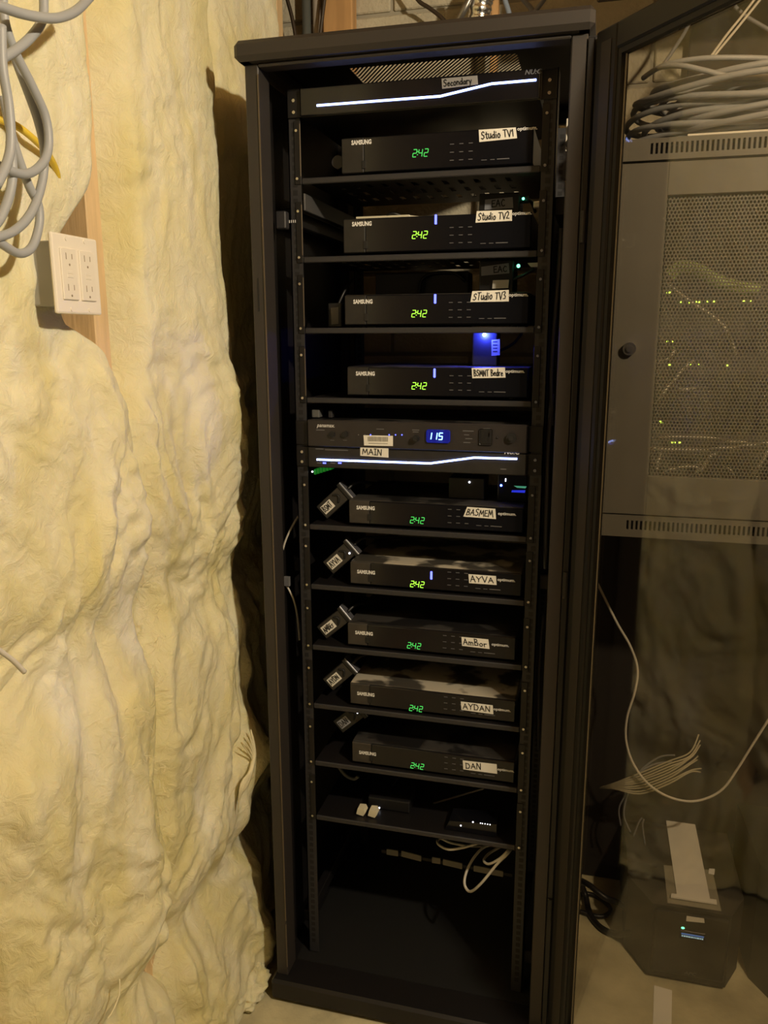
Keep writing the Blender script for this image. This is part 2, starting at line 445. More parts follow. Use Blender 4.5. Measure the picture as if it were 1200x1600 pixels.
def eA_r(z):   # right edge of the near batt (left of the visible stud)
    e = -.300 + .028*smooth(1.46, 1.30, z) + .022*smooth(1.4, 1.2, z)*noise.noise(Vector((1, 8, z*3.2)))
    e -= .075*smooth(1.72, 1.58, z)*smooth(1.44, 1.50, z)
    e += .006*noise.noise(Vector((0, 2, z*9)))
    e += .036*gauss(0, z, 0, .99, 1, .22) - .020*gauss(0, z, 0, .99, 1, .09) - .034*gauss(0, z, 0, .33, 1, .06)
    return e
def eB_l(z):
    e = -.261 - .024*smooth(1.46, 1.30, z) + .022*smooth(1.4, 1.2, z)*noise.noise(Vector((1, 8, z*3.2))) + .006*noise.noise(Vector((3, 2, z*8)))
    e += .036*gauss(0, z, 0, .99, 1, .22) + .018*gauss(0, z, 0, .99, 1, .10) + .010*gauss(0, z, 0, .33, 1, .08)
    return e
def eB_r(z): return .118 + .018*noise.noise(Vector((7, 1, z*4))) + .012*noise.noise(Vector((7, 5, z*13))) + .02*smooth(1.3, .8, z)
def eC_l(z): return .118 + .01*noise.noise(Vector((9, 1, z*5)))
bA = batt('yellow fibreglass batt behind the grey cable coil and outlet', lambda z: -.664, eA_r, seed=1,
          bumps=((-.45, 1.15, .10, .12, .02), (-.38, .5, .06, .2, .025), (-.38, 1.55, .09, .09, -.03)))
bB = batt('yellow fibreglass batt between the bare stud and the black rack', eB_l, eB_r, seed=2,
          bumps=((.07, .57, .045, .06, .05), (.06, .06, .06, .10, .05), (-.15, .05, .12, .10, .03), (.03, 1.2, .1, .25, .02), (-.05, .45, .08, .2, .02)))
bC = batt('yellow fibreglass batt in the shadow beside the black rack', eC_l, lambda z: .512, seed=3, amp=.8, base=.015)
bD = batt('yellow fibreglass batt nearest the viewer at the left edge', lambda z: -1.07, lambda z: -.708, seed=4)
# loose fibre tufts along torn edges (uncountable strands)
def tufts(parent, spots, n, seed):
    rnd = random.Random(seed); mb = MB()
    for (y, z, x, sy, sz) in spots:
        for _ in range(n):
            p = Vector((x+rnd.uniform(-.008, .01), y+rnd.uniform(-sy, sy), z+rnd.uniform(-sz, sz)))
            d = Vector((rnd.uniform(.0, .6), rnd.uniform(-.5, .7), rnd.uniform(-1, .6))).normalized()*rnd.uniform(.008, .026)
            b = Vector((rnd.uniform(-.006, .006), rnd.uniform(-.006, .006), rnd.uniform(-.006, .006)))
            mb.tube([p, p+d*.5+b, p+d], .00035, 3, 2)
    o = mb.build('loose_fibre', FIBER, parent); o['kind'] = 'stuff'
tufts(bA, [(-.285, .95, -.10, .012, .12), (-.29, .36, -.11, .012, .08), (-.3, .62, -.08, .03, .15), (-.45, .7, -.05, .1, .2)], 45, 1)
tufts(bB, [(-.26, 1.0, -.09, .01, .15)], 45, 2)
# a torn wisp hanging by the rack
tw = MB()
for k in range(5):
    b0 = at_x(392-k*3, 1140+k*6, -.045)
    tw.tube([b0, at_x(397, 1180+k*4, -.04), at_x(385-k*2, 1225, -.045), at_x(372, 1245+k*6, -.06)], .0035-.0004*k, 6, 5, rfun=lambda t: .35+1.2*math.sin(math.pi*t))
tw.build('torn_wisp', FIBER, bB, True)

# torn clump of wool on the floor at the foot of the rack
bm = bmesh.new(); bmesh.ops.create_icosphere(bm, subdivisions=5, radius=1)
for v in bm.verts:
    n_ = v.co.normalized(); k_ = 1+.30*noise.fractal(n_*2.2, .9, 2.0, 4)+.10*noise.noise(n_*7)
    v.co = Vector((-.075+n_.x*.055*k_, -.035+n_.y*.085*k_, max(.0005, .024+n_.z*.034*k_)))
me = bpy.data.meshes.new('insulation_scrap'); bm.to_mesh(me); bm.free()
for p in me.polygons: p.use_smooth = True
tag(link('insulation_scrap', me, WOOL), 'torn clump of yellow insulation on the floor by the rack foot', 'insulation')

# ================================================================== SERVER RACK
XL, XR = .008, .598
RZ = .08            # rail plane
rack = thing('server_rack', 'tall black server rack with its smoked glass door swung open', 'rack', (.3, .28, 0))
def rp(mb, name, material=BLACK, parent=None, smooth=False):
    o = mb.build(name, material, None, smooth)
    p = parent or rack
    o.parent = p; o.matrix_parent_inverse = Matrix.Translation(-Vector((.3, .28, 0))) if p is rack else Matrix.Identity(4)
    return o
DEP = .575
# top cap with chamfered rim and a slotted vent opening
vx0, vx1, vy0, vy1 = .150, .468, .170, .40
cap = MB()
cz0, cz1 = 1.938, 1.972
def ring(y0, y1, x0, x1, b_): cap.box((x0, y0, cz0), (x1, y1, cz1), b_)
ring(-.022, .012, -.004, .608, .008); ring(DEP-.02, DEP+.01, -.004, .608, .008)
ring(-.020, DEP+.008, -.004, .030, .008); ring(-.020, DEP+.008, .576, .608, .008)
tz0, tz1 = 1.9695, 1.9712
for (xa, ya, xb, yb) in ((.02, .0, .58, vy0), (.02, vy1, .58, DEP), (.02, vy0, vx0, vy1), (vx1, vy0, .58, vy1)): cap.box((xa, ya, tz0), (xb, yb, tz1))
rp(cap, 'top_cap')
gr = MB(); xx = vx0-.30
while xx < vx1:
    a = (xx, vy1); b = (xx+.63*(vy1-vy0), vy0)      # slanted slot bars clipped to the opening
    def cl(p, q):
        (ax, ay), (bx, by) = p, q
        if bx <= vx0 or ax >= vx1: return None
        if ax < vx0: t = (vx0-ax)/(bx-ax); ax, ay = vx0, ay+(by-ay)*t
        if bx > vx1: t = (vx1-ax)/(bx-ax); bx, by = vx1, ay+(by-ay)*t
        return (ax, ay), (bx, by)
    c_ = cl(a, b)
    if c_:
        (ax, ay), (bx, by) = c_; w = .0046
        gr.prism([(ax, ay, 1.9702), (ax+w, ay, 1.9702), (bx+w, by, 1.9702), (bx, by, 1.9702)], (0, 0, .0003))
    xx += .0086
rp(gr, 'vent_grille', BLACK2)
rp(MB().box((.034, -.002, 1.9315), (.572, .03, 1.9378), .002), 'header')
# posts (a face flange with a return) and side panels
for nm, a, b in (('post', XL, .034), ('post', .572, XR)):
    for y0, y1 in ((0, .05), (DEP-.05, DEP)):
        rp(MB().box((a, y0, .055), (b, y1, 1.9378), .002), nm)
for a, b, zt_ in ((.0085, .012, 1.935), (.594, .5975, 1.77)):
    rp(MB().box((a, .0505, .06), (b, DEP-.0505, zt_)), 'side_panel', BLACK2)
rp(MB().box((.0325, -.0025, .2), (.0348, .0, 1.92)).box((.0325, -.0025, .08), (.0348, .0, .19)), 'edge_highlight', mat('edge_highlight_steel', (.16, .13, .10), .35, .6))  # lighter strip painted as the highlight along the post's inner edge
rp(MB().box((.018, -.0006, 1.515), (.0205, .001, 1.575)), 'hinge_slot', RUBBER)
# base plinth
rp(MB().box((.0, -.022, .006), (.606, DEP+.01, .056), .006), 'base', BLACK2)
rp(MB().box((.035, .052, .0562), (.571, DEP-.052, .0575)), 'base_plate', RUBBER)
rp(MB().box((.5985, -.004, .07), (.6085, .03, 1.93), .001), 'hinge_strip', BLACK2)
rp(MB().box((.598, .0135, .02), (.634, .0165, 1.937)), 'hinge_cover', BLACK2)
for fx in (.05, .55):
    for fy in (.05, .52): rp(MB().cyl((fx, fy, 0), (fx, fy, .008), .02, 12), 'levelling_foot', RUBBER)
# mounting rails with square holes
U = .04445
def rail(x0, x1, y):
    r_ = rp(MB().box((x0, y, .06), (x1, y+.002, 1.915)).box((x0 if x0 < .3 else x1-.002, y, .06), (x0+.002 if x0 < .3 else x1, y+.045, 1.915)), 'mounting_rail', RAIL)
    h = MB(); xm = (x0+x1)/2; z = .09
    i = 0
    while z < 1.9:
        h.box((xm-.0045, y-.0004, z-.0045), (xm+.0045, y+.0001, z+.0045)); z += U/3; i += 1
    ho = rp(h, 'rail_holes', HOLE, None); ho.parent = r_; ho.matrix_parent_inverse = Matrix.Identity(4); ho['kind'] = 'stuff'
    return r_
for (a, b) in ((.056, .080), (.526, .550)):
    rail(a, b, RZ); rail(a, b, .50)
for z_ in (.12, .98, 1.68):       # horizontal side braces carrying the rails
    for (a, b) in ((.036, .056), (.550, .570)):
        rp(MB().box((a, .10, z_), (b, .50, z_+.03), .002), 'rail_brace', BLACK2)
rp(MB().box((.0815, RZ+.004, 1.703), (.0855, .47, 1.734), .001), 'depth_brace', mat('brace_grey_steel', (.07, .068, .07), .45))
# small latch block on the inside of the left side
lt = rp(MB().box((.036, .055, 1.668), (.056, .075, 1.700), .002), 'latch_block', RAIL)
for k in range(4):
    q = rp(MB().box((.0545+k*.004, .0775, 1.681), (.0553+k*.004, .0795, 1.686)), 'latch_mark', PRINT)
# ---- glass door, swung open about the right front edge
DA = math.radians(38.0); HX, HY = .610, -.006
dd = Vector((math.sin(DA), -math.cos(DA), 0)); dn = Vector((math.cos(DA), math.sin(DA), 0))
DM = Matrix(((dd.x, dn.x, 0, HX), (dd.y, dn.y, 0, HY), (0, 0, 1, 0), (0, 0, 0, 1)))
fr = MB()
DW, DZ0, DZ1 = .600, .062, 1.935
fr.box((0, 0, DZ0), (.052, .026, DZ1), .003, DM)
fr.box((DW-.055, 0, DZ0), (DW, .026, DZ1), .003, DM)
fr.box((.050, 0, DZ1-.038), (DW-.053, .026, DZ1), .003, DM)
fr.box((.050, 0, DZ0), (DW-.053, .026, DZ0+.05), .003, DM)
door = rp(fr, 'door', BLACK2)
def dpart(mb, name, material):
    o = mb.build(name, material, door); o.matrix_parent_inverse = Matrix.Identity(4); return o
g = MB()
for a, b in (((.052, .004, DZ0+.05), (.060, .018, DZ1-.038)), ((DW-.063, .004, DZ0+.05), (DW-.055, .018, DZ1-.038)),
             ((.060, .004, DZ1-.046), (DW-.063, .018, DZ1-.038)), ((.060, .004, DZ0+.05), (DW-.063, .018, DZ0+.058))):
    g.box(a, b, 0, DM)
dpart(g, 'gasket', RUBBER)
dpart(MB().box((.0605, .0115, DZ0+.0585), (.0635, .0122, DZ1-.0465), 0, DM), 'glass_edge_trim', mat('glass_edge', (.30, .27, .22), .3))
dpart(MB().box((.0605, .0125, DZ0+.0585), (DW-.0635, .0165, DZ1-.0465), 0, DM), 'door_glass', GLASS)
dpart(MB().box((.016, -.0015, DZ0+.02), (.040, -.0001, DZ1-.02), .0006, DM), 'stile_rib', BLACK)
for hz in (.32, 1.0, 1.62):
    dpart(MB().cyl((HX-.006, HY+.004, hz), (HX-.006, HY+.004, hz+.05), .006, 12), 'hinge', BLACK2)
dpart(MB().box((DW-.04, -.012, .98), (DW-.018, .0, 1.10), .004, DM).cyl(DM@Vector((DW-.03, -.02, 1.09)), DM@Vector((DW-.03, 0, 1.09)), .008), 'door_handle', SCREW)

# ================================================================== SHELVES
SHZ = [1.755, 1.613, 1.480, 1.345, 1.085, .956, .8205, .6855, .5485, .4145]
SHN = ['topmost shelf of the black rack, carrying the box labelled Studio TV1',
       'black rack shelf carrying the box labelled Studio TV2', 'black rack shelf carrying the box labelled Studio TV3',
       'black rack shelf just above the two thin rack units', 'black rack shelf carrying the box labelled BASMEM',
       'black rack shelf, second below the lower light-wave unit', 'black rack shelf, third below the lower light-wave unit',
       'black rack shelf, third from the bottom', 'black rack shelf under the lowest set-top box',
       'lowest black rack shelf, holding loose adapters']
def slotted_tray(z, depth):
    """plate with rows of real ventilation slots"""
    bm = bmesh.new(); nx, ny = 44, 26; x0, x1, y0, y1 = .0815, .5245, RZ+.003, RZ+depth
    V = [[bm.verts.new((x0+(x1-x0)*i/nx, y0+(y1-y0)*k/ny, z)) for i in range(nx+1)] for k in range(ny+1)]
    for k in range(ny):
        for i in range(nx):
            if 4 < k < 24 and k % 6 in (0, 1, 2) and i % 3 == 1 and 3 < i < nx-4: continue
            bm.faces.new((V[k][i], V[k][i+1], V[k+1][i+1], V[k+1][i]))
    r = bmesh.ops.extrude_face_region(bm, geom=bm.faces[:])
    for v in r['geom']:
        if isinstance(v, bmesh.types.BMVert): v.co.z -= .0014
    bmesh.ops.recalc_face_normals(bm, faces=bm.faces)
    return bm
tray_me = None
for z_, lab in zip(SHZ, SHN):
    sh = thing('rack_shelf', lab, 'shelf', (.303, RZ, z_), 'shelves in the black rack')
    inv = Matrix.Translation((-.303, -RZ, -z_))
    if tray_me is None:
        bm = slotted_tray(0, .34); tray_me = bpy.data.meshes.new('tray'); bm.to_mesh(tray_me); bm.free()
        for v in tray_me.vertices: v.co.x -= .303; v.co.y -= RZ; v.co.z += .004
        lip_me = MB().box((-.2215, -.002, -.006), (.2215, .003, .005), .0015).build('tmp', RAIL); lip = lip_me.data; bpy.data.objects.remove(lip_me)
        ear_t = MB().box((-.012, -.0022, -.006), (.0005, -.0004, .105), .0005).build('tmp', BLACK2); ear = ear_t.data; bpy.data.objects.remove(ear_t)
        flg_t = MB().box((-.0015, -.0035, .008), (.0006, -.001, .1), .0003).build('tmp', MATS['edge_highlight_steel']); flg = flg_t.data; bpy.data.objects.remove(flg_t)
        scr_t = MB().cyl((0, -.0048, 0), (0, -.0022, 0), .0026, 10).build('tmp', SCREW); scr = scr_t.data; bpy.data.objects.remove(scr_t)
        flat_t = MB().box((-.2215, .003, .0026), (.2215, .34, .004)).build('tmp', BLACK2); flat = flat_t.data; bpy.data.objects.remove(flat_t)
    link('tray', tray_me if z_ > 1.4 else flat, BLACK2, sh); link('front_lip', lip, None, sh)
    for sx in (-1, 1):
        e = link('mounting_ear', ear, None, sh); e.location = (sx*.2225, 0, 0); e.scale = (-sx, 1, 1)
        for sz in (.004, .088):
            s_ = link('screw', scr, None, sh); s_.location = (sx*.2295, 0, sz)
        if sx < 0 and z_ > 1.3: f_ = link('ear_flange', flg, None, sh); f_.location = (sx*.2222, 0, 0)

# ================================================================== SET-TOP BOXES
def seg7(ch):
    return {'2': 'abged', '4': 'fgbc', '1': 'bc', '5': 'afgcd', ' ': ''}[ch]
def seg_digits(s_, c, h, material, parent, name='clock_digit', italic=.14, pitch=.72, Y=None, colon_after=0, th=.16, eps=.0006, one_left=False):
    """seven-segment digits as small glowing bars in the XZ plane"""
    n = len(s_); w = h*.52; tot = pitch*h*(n-1)
    for i, ch in enumerate(s_):
        cx = c.x - tot/2 + i*pitch*h; mb = MB(); t = h*th
        P = {'a': ((-w/2, h/2), (w/2, h/2)), 'b': ((w/2, h/2), (w/2, 0)), 'c': ((w/2, 0), (w/2, -h/2)), 'd': ((-w/2, -h/2), (w/2, -h/2)),
             'e': ((-w/2, 0), (-w/2, -h/2)), 'f': ((-w/2, h/2), (-w/2, 0)), 'g': ((-w/2, 0), (w/2, 0))}
        for k in seg7(ch):
            (ax, az), (bx, bz) = P[k]
            a = Vector((cx+ax+az*italic, c.y, c.z+az)); b = Vector((cx+bx+bz*italic, c.y, c.z+bz))
            d = (b-a); a, b = a+d*.1, b-d*.1
            mb.ribbon([a, b], t, eps)
        mb.build(name, material, parent)
    if colon_after:
        cx = c.x - tot/2 + (colon_after-.5)*pitch*h; mb = MB()
        for zz in (.2, -.22): mb.ribbon([Vector((cx-.0006+zz*h*italic, c.y, c.z+zz*h)), Vector((cx+.0006+zz*h*italic, c.y, c.z+zz*h))], h*.10, eps)
        mb.build('clock_colon', material, parent)

SY = .088     # front face plane of the boxes
W, D = .353, .235
HS = [.0635, .0635, .0575, .0565, .050, .0485, .050, .049, .049]
STB = [  # label, left px, row px y of left edge mid, shelf idx, clock px, bright, blue px, tag corners (TL,TR,BR,BL), word, logo px, samsung px, name
 ('Studio TV1', 533, 0, (657, 239), 0, None, ((748,203),(806,199),(808,216),(749,222)), 'Studio TV1', (808, 206), (549, 227)),
 ('Studio TV2', 536, 1, (656, 367), 1, (681, 343), ((745,330),(800,328),(800,345),(743,348)), 'Studio TV2', (800, 338), (550, 354)),
 ('Studio TV3', 538, 2, (655, 490), 1, (680, 467), ((738,455),(795,453),(795,471),(735,472)), 'STudio TV3', (795, 465), (552, 475)),
 ('BSMNT Bedre', 542, 3, (655, 603), 1, (679, 583), ((737,575),(789,574),(790,590),(738,591)), 'BSMNT Bedre', (790, 584), (556, 587)),
 ('BASMEM', 545, 4, (652, 813), 0, None, ((730,792),(774,795),(775,811),(724,807)), 'BASMEM', (778, 806), (557, 796)),
 ('AYVA', 547, 5, (652, 913), 1, (674, 899), ((732,897),(775,900),(776,914),(733,911)), 'AYVA', (777, 909), (558, 896)),
 ('AMBOR', 543, 6, (647, 1009), 0, None, ((721,995),(763,999),(765,1014),(722,1009)), 'AmBor', (768, 1010), (555, 991)),
 ('AYDAN', 547, 7, (650, 1107), 0, None, ((720,1096),(770,1102),(771,1116),(721,1109)), 'AYDAN', (771, 1111), (558, 1086)),
 ('DAN', 550, 8, (652, 1197), 0, None, ((723,1188),(776,1194),(777,1209),(724,1202)), 'DAN', (777, 1205), (561, 1178)),
]
DESC = ['black set-top box labelled Studio TV1 on the topmost rack shelf',
 'black set-top box labelled Studio TV2 with a blue light bar', 'black set-top box labelled Studio TV3 with a blue light bar',
 'black set-top box labelled BSMNT Bedre above the thin rack units', 'black set-top box labelled BASMEM under the lower light-wave unit',
 'black set-top box with dusty top and the lowest blue light bar', 'black set-top box, third from the bottom, with a dark top',
 'black set-top box with patchy dusty top, second from the bottom', 'black set-top box lowest in the rack, short word on its label']
STBX = []
for i, (lab, lx, si, ck, bri, blue, tg, word, lg, sm) in enumerate(STB):
    zs = SHZ[si]+.0055; H = HS[i]
    x0 = at_y(lx, ck[1], SY).x; z0 = zs+.004; fy = SY
    STBX.append((x0, z0+H))
    t = thing('set_top_box', DESC[i], 'set-top box', (x0+W/2, fy+D/2, zs), 'set-top boxes on the rack shelves')
    inv = Matrix.Translation((-(x0+W/2), -(fy+D/2), -zs))
    def P(mb, name, material, parent=None):
        o = mb.build(name, material, parent or t)
        if parent is None: o.matrix_parent_inverse = inv
        return o
    P(MB().box((x0, fy+.004, z0), (x0+W, fy+D, z0+H), .003, seg=2), 'housing', BODY if i in (5, 7) else BODY_L)
    fp = P(MB().box((x0+.044, fy-.0005, z0+.001), (x0+W-.0005, fy+.0055, z0+H-.0015), .0015), 'front_panel', GLOSS)
    P(MB().box((x0+.0005, fy, z0+.001), (x0+.0435, fy+.0055, z0+H-.0015), .0015), 'front_end_piece', FACE2 if i >= 4 else FACE)
    for fx in (.03, W-.03):
        for fyy in (.03, D-.03): P(MB().cyl((x0+fx, fy+fyy, zs-.0002), (x0+fx, fy+fyy, z0+.001), .008, 10), 'foot', RUBBER)
    F = fy-.0006
    o = text('brand_print', 'SAMSUNG', at_y(sm[0], sm[1], F), .0084, PRINT, t, width=.0385, bold=.045); o.matrix_parent_inverse = inv
    l0 = at_y(lg[0], lg[1], F-.0002)
    o = text('operator_print', 'optimum.', l0, .0076, PRINT, t, width=.035, bold=.02); o.matrix_parent_inverse = inv
    c = at_y(ck[0], ck[1], F)
    n0 = len(t.children)
    seg_digits('242', c, .0125, G_BRI if bri else G_DIM, t, colon_after=1, pitch=.84, th=.10)
    if blue:
        b_ = at_y(blue[0], blue[1], F)
        MB().box((b_.x-.0021, b_.y-.001, b_.z-.0085), (b_.x+.0021, b_.y, b_.z+.0085), .0008).build('power_light', BLUE, t)
    # slot door on the left, key legends and small print on the right
    MB().box((x0+.040, fy-.0014, z0+.008), (x0+.048, fy-.0004, z0+.022), .0004).build('card_slot', RUBBER, t)
    for r_ in range(3):
        for k in range(3):
            MB().box((x0+.205+k*.017, fy-.0008, z0+.013+r_*.0135), (x0+.2125+k*.017, fy-.0004, z0+.0142+r_*.0135)).build('key_legend', PRINT_DIM, t)
    MB().box((x0+.262, fy-.0008, z0+.0105), (x0+.272, fy-.0004, z0+.0115)).box((x0+.278, fy-.0008, z0+.0105), (x0+.286, fy-.0004, z0+.0115)).box((x0+.29, fy-.0008, z0+.0105), (x0+.312, fy-.0004, z0+.012)).build('small_print', PRINT_DIM, t)
    cs = [at_y(px, py, F-.0004) for px, py in tg]
    lb = quad('paper_label', cs, LABEL, t, .0004)
    scribble(word, cs, lb, pen=.0016, seed=i*11, eps=.0007, margin=(.06, .94) if lab != 'DAN' else (.08, .56), vert=(.2, .82))
    for ch in t.children: ch.matrix_parent_inverse = inv
# ================================================================== THIN RACK UNITS
def inv_of(t): return Matrix.Translation(-t.location)
def fix(t):
    for ch in t.children: ch.matrix_parent_inverse = inv_of(t)
NY = .066
def wave_unit(label, z0, z1, wave, word, wpx, name_print):
    t = thing('audio_unit', label, 'audio unit', (.303, NY+.15, z0), 'light-wave rack units')
    MB().box((.0835, NY+.006, z0), (.5225, NY+.30, z1-.001), .002).build('chassis', BODY_L, t)
    MB().box((.0865, NY, z0+.0005), (.5195, NY+.006, z1-.0005), .0015).build('front_panel', FACE if word == 'MAIN' else GLOSS, t)
    for a, b in ((.058, .0865), (.5195, .548)):
        MB().box((a, RZ-.0045, z0+.001), (b, RZ-.0018, z1-.001), .0006).build('rack_ear', BLACK2, t)
        for zz in (.010, .030):
            MB().cyl((.0705 if a < .3 else .5355, RZ-.0072, z0+zz), (.0705 if a < .3 else .5355, RZ-.0045, z0+zz), .003, 10).build('screw', SCREW, t)
    pts = [at_y(px, py, NY-.0008) for px, py in wave]
    mb = MB()
    hw = .0017
    up = [p+Vector((0, 0, hw)) for p in pts]; dn_ = [p-Vector((0, 0, hw)) for p in pts]
    for k in range(len(pts)-1): mb.prism([up[k], up[k+1], dn_[k+1], dn_[k]], (0, -.0012, 0))
    mb.build('light_wave', WAVE, t)
    cs = [at_y(px, py, NY-.0006) for px, py in wpx]
    lb = quad('paper_label', cs, LABEL if word == 'MAIN' else mat('cap_shaded_label', (.27, .26, .26), .6), t, .0005)  # Secondary: shade below the cap put into the label's grey
    scribble(word, cs, lb, pen=.0015, seed=3, eps=.0008, margin=(.08, .8) if word == 'MAIN' else (.05, .85), vert=(.2, .85))
    p = at_y(*name_print, NY-.0004)
    text('brand_print', 'NU:C', p, .0078, PRINT if word == 'MAIN' else PRINT_DIM, t, width=.029, shear=.25, bold=.025)
    return t
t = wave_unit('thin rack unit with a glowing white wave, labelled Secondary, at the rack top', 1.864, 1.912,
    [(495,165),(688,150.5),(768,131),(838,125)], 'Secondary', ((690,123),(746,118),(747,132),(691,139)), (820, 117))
fix(t)
t = wave_unit('thin rack unit with a glowing white wave, labelled MAIN, in the rack middle', 1.211, 1.2525,
    [(495,718),(672,724),(741,715),(808,717)], 'MAIN', ((563,698),(607,700),(607,715),(563,712)), (788, 709.5))
p = at_y(493, 702, NY-.0004)
MB().box(p, p+Vector((.017, -.0003, .002))).box(p+Vector((.02, 0, -.001)), p+Vector((.068, -.0003, .001))).build('model_print', PRINT_DIM, t)
for px in (507, 531):
    p = at_y(px, 723.5, NY-.0006); MB().box(p+Vector((-.0032, -.001, -.0013)), p+Vector((.0032, 0, .0013))).build('status_light', BLUE, t)
for px in (499, 520):
    p = at_y(px, 723.5, NY-.0006); MB().box(p+Vector((-.005, -.0004, -.001)), p+Vector((.005, 0, .001))).build('status_print', PRINT_DIM, t)
p = at_y(782, 733, NY-.0006); MB().box(p+Vector((0, -.0004, -.001)), p+Vector((.011, 0, .001))).build('input_print', PRINT_DIM, t)
fix(t)

# power conditioner
PY = .064
t = thing('power_conditioner', 'black power conditioner with a blue 115 display above the MAIN unit', 'power conditioner', (.303, PY+.15, 1.2535))
MB().box((.0835, PY+.006, 1.2537), (.5225, PY+.30, 1.306), .002).build('chassis', BODY_L, t)
MB().box((.0865, PY, 1.254), (.5195, PY+.006, 1.3075), .002).build('front_panel', mat('conditioner_face', (.026, .022, .022), .45, var=.15, scale=40), t)
for a, b in ((.058, .0865), (.5195, .548)):
    MB().box((a, RZ-.0045, 1.256), (b, RZ-.0018, 1.304), .0006).build('rack_ear', BLACK2, t)
def pc(px, py, e=.0004): return at_y(px, py, PY-e)
text('brand_print', 'panamax.', pc(495, 669), .0075, PRINT, t, width=.037, shear=.3, bold=.01)
MB().box(pc(494, 672.5), pc(507, 671.3)+Vector((0, -.0003, 0))).build('model_print', PRINT_DIM, t)
for px in (519, 539):
    p = pc(px, 678.5); MB().cyl(p, p+Vector((0, -.004, 0)), .006, 16).build('push_button', RUBBER, t)
    MB().box(p+Vector((-.004, -.0003, -.0125)), p+Vector((.004, 0, -.0115))).build('button_print', PRINT_DIM, t)
for px, e in ((560, 0), (570, 0), (579, 1), (608, 1), (618, 1), (628, 1)):
    p = pc(px, 679.5); MB().sphere(p, .0013, 8).build('indicator_light', BLUE if e else PRINT_DIM, t)
MB().box(pc(588, 671), pc(600, 670)+Vector((0, -.0003, 0))).build('legend_print', PRINT_DIM, t)
cs = [pc(px, py, .0006) for px, py in ((568,680),(614,681),(614,697),(569,696))]
lb = quad('barcode_sticker', cs, LABEL, t, .0004)
bc = MB(); rnd = random.Random(4); u = .14
while u < .84:
    w_ = rnd.choice((.008, .012, .02))
    def B(u, v): return (cs[0]*(1-u)+cs[1]*u)*v + (cs[3]*(1-u)+cs[2]*u)*(1-v) + Vector((0, -.0006, 0))
    bc.prism([B(u, .88), B(u+w_, .88), B(u+w_, .42), B(u, .42)], (0, -.0002, 0)); u += w_+rnd.choice((.008, .014))
bc.prism([B(.16, .26), B(.82, .26), B(.82, .20), B(.16, .20)], (0, -.0002, 0))
bc.build('barcode_print', mat('faded_print', (.30, .28, .24), .7), lb)
p = pc(650, 685); MB().cyl(p, p+Vector((0, -.008, 0)), .0065, 18).cyl(p+Vector((0, -.008, 0)), p+Vector((0, -.012, 0)), .004, 14).build('dimmer_knob', RUBBER, t)
MB().box(pc(644, 672.5), pc(655, 671.5)+Vector((0, -.0003, 0))).box(pc(645, 675.5), pc(654, 674.5)+Vector((0, -.0003, 0))).build('knob_print', PRINT_DIM, t)
c0 = pc(685, 681.5)
MB().box(c0+Vector((-.023, -.0006, -.0125)), c0+Vector((.023, .0004, .0125)), .0045, seg=3).build('display_window', DWIN, t)
seg_digits('115', c0+Vector((-.006, -.001, 0)), .0125, D115, t, name='display_digit', pitch=.86, th=.16)
for k, (a, b) in enumerate(((723, 740), (725, 733), (727, 738), (724, 735))):
    MB().box(pc(a, 674+k*6), pc(b, 673+k*6)+Vector((0, -.0003, 0))).build('legend_line', PRINT_DIM, t)
MB().box(pc(755, 670.5), pc(766, 669.5)+Vector((0, -.0003, 0))).build('outlet_print', PRINT_DIM, t)
c = pc(759, 682)
MB().box(c+Vector((-.0125, -.0008, -.0165)), c+Vector((.0125, .0004, .0145)), .003, seg=2).build('outlet_face', PLAST, t)
MB().box(c+Vector((-.007, -.0012, -.001)), c+Vector((-.005, -.0007, .007))).box(c+Vector((.005, -.0012, .0)), c+Vector((.007, -.0012, .007))).cyl(c+Vector((0, -.0013, -.008)), c+Vector((0, -.0007, -.008)), .0025).build('outlet_slots', RUBBER, t)
p = pc(777, 684); MB().sphere(p, .002, 8).build('jack', RUBBER, t)
p = pc(799, 684); MB().cyl(p, p+Vector((0, -.006, 0)), .009, 20).cyl(p+Vector((0, -.006, 0)), p+Vector((0, -.010, 0)), .0045, 16).build('coax_jack', RUBBER, t)
fix(t)

# ================================================================== SMALL GEAR ON THE SHELVES
def small_box(name, label, a, b, bev=.002, material=PLAST, cat='adapter', group=None, bname='case'):
    a = Vector(a); b = Vector(b); c = Vector(((a.x+b.x)/2, (a.y+b.y)/2, min(a.z, b.z)))
    t = thing(name, label, cat, c, group)
    MB().box(a, b, bev, seg=2).build(bname, material, t)
    return t
def cable_to(t, pts, r=.003, material=BLKCAB, name='lead'):
    return MB().tube(pts, r, 6, 5).build(name, material, t, True)
top = lambda i: STBX[i][1]
# extender on the TV2 box
y0 = .175
a = at_y(748, 336, y0); b = at_y(812, 300, y0)
zt = top(1)
t = small_box('video_extender', 'small black extender with dim E label on the Studio TV2 box', (a.x, y0, zt), (b.x, y0+.08, b.z))
cs = [at_y(px, py, y0-.0004) for px, py in ((758,312),(801,308),(802,325),(757,328))]
lb = quad('shaded_label', cs, LABEL_DIM, t); scribble('EAC', cs, lb, pen=.0018, seed=2, margin=(.25, .75))
p = at_y(820, 310, y0-.002)
MB().cyl((b.x-.002, y0+.012, p.z), (b.x+.016, y0+.012, p.z), .007, 12).build('cable_plug', RUBBER, t)
MB().sphere(p+Vector((-.003, .002, 0)), .0025, 10).build('link_light', GDOT, t)
wp = at_y(838, 319, y0)
MB().box((wp.x-.006, y0+.002, wp.z-.006), (wp.x+.008, y0+.02, wp.z+.006), .002).build('white_plug', WHITEP, t)
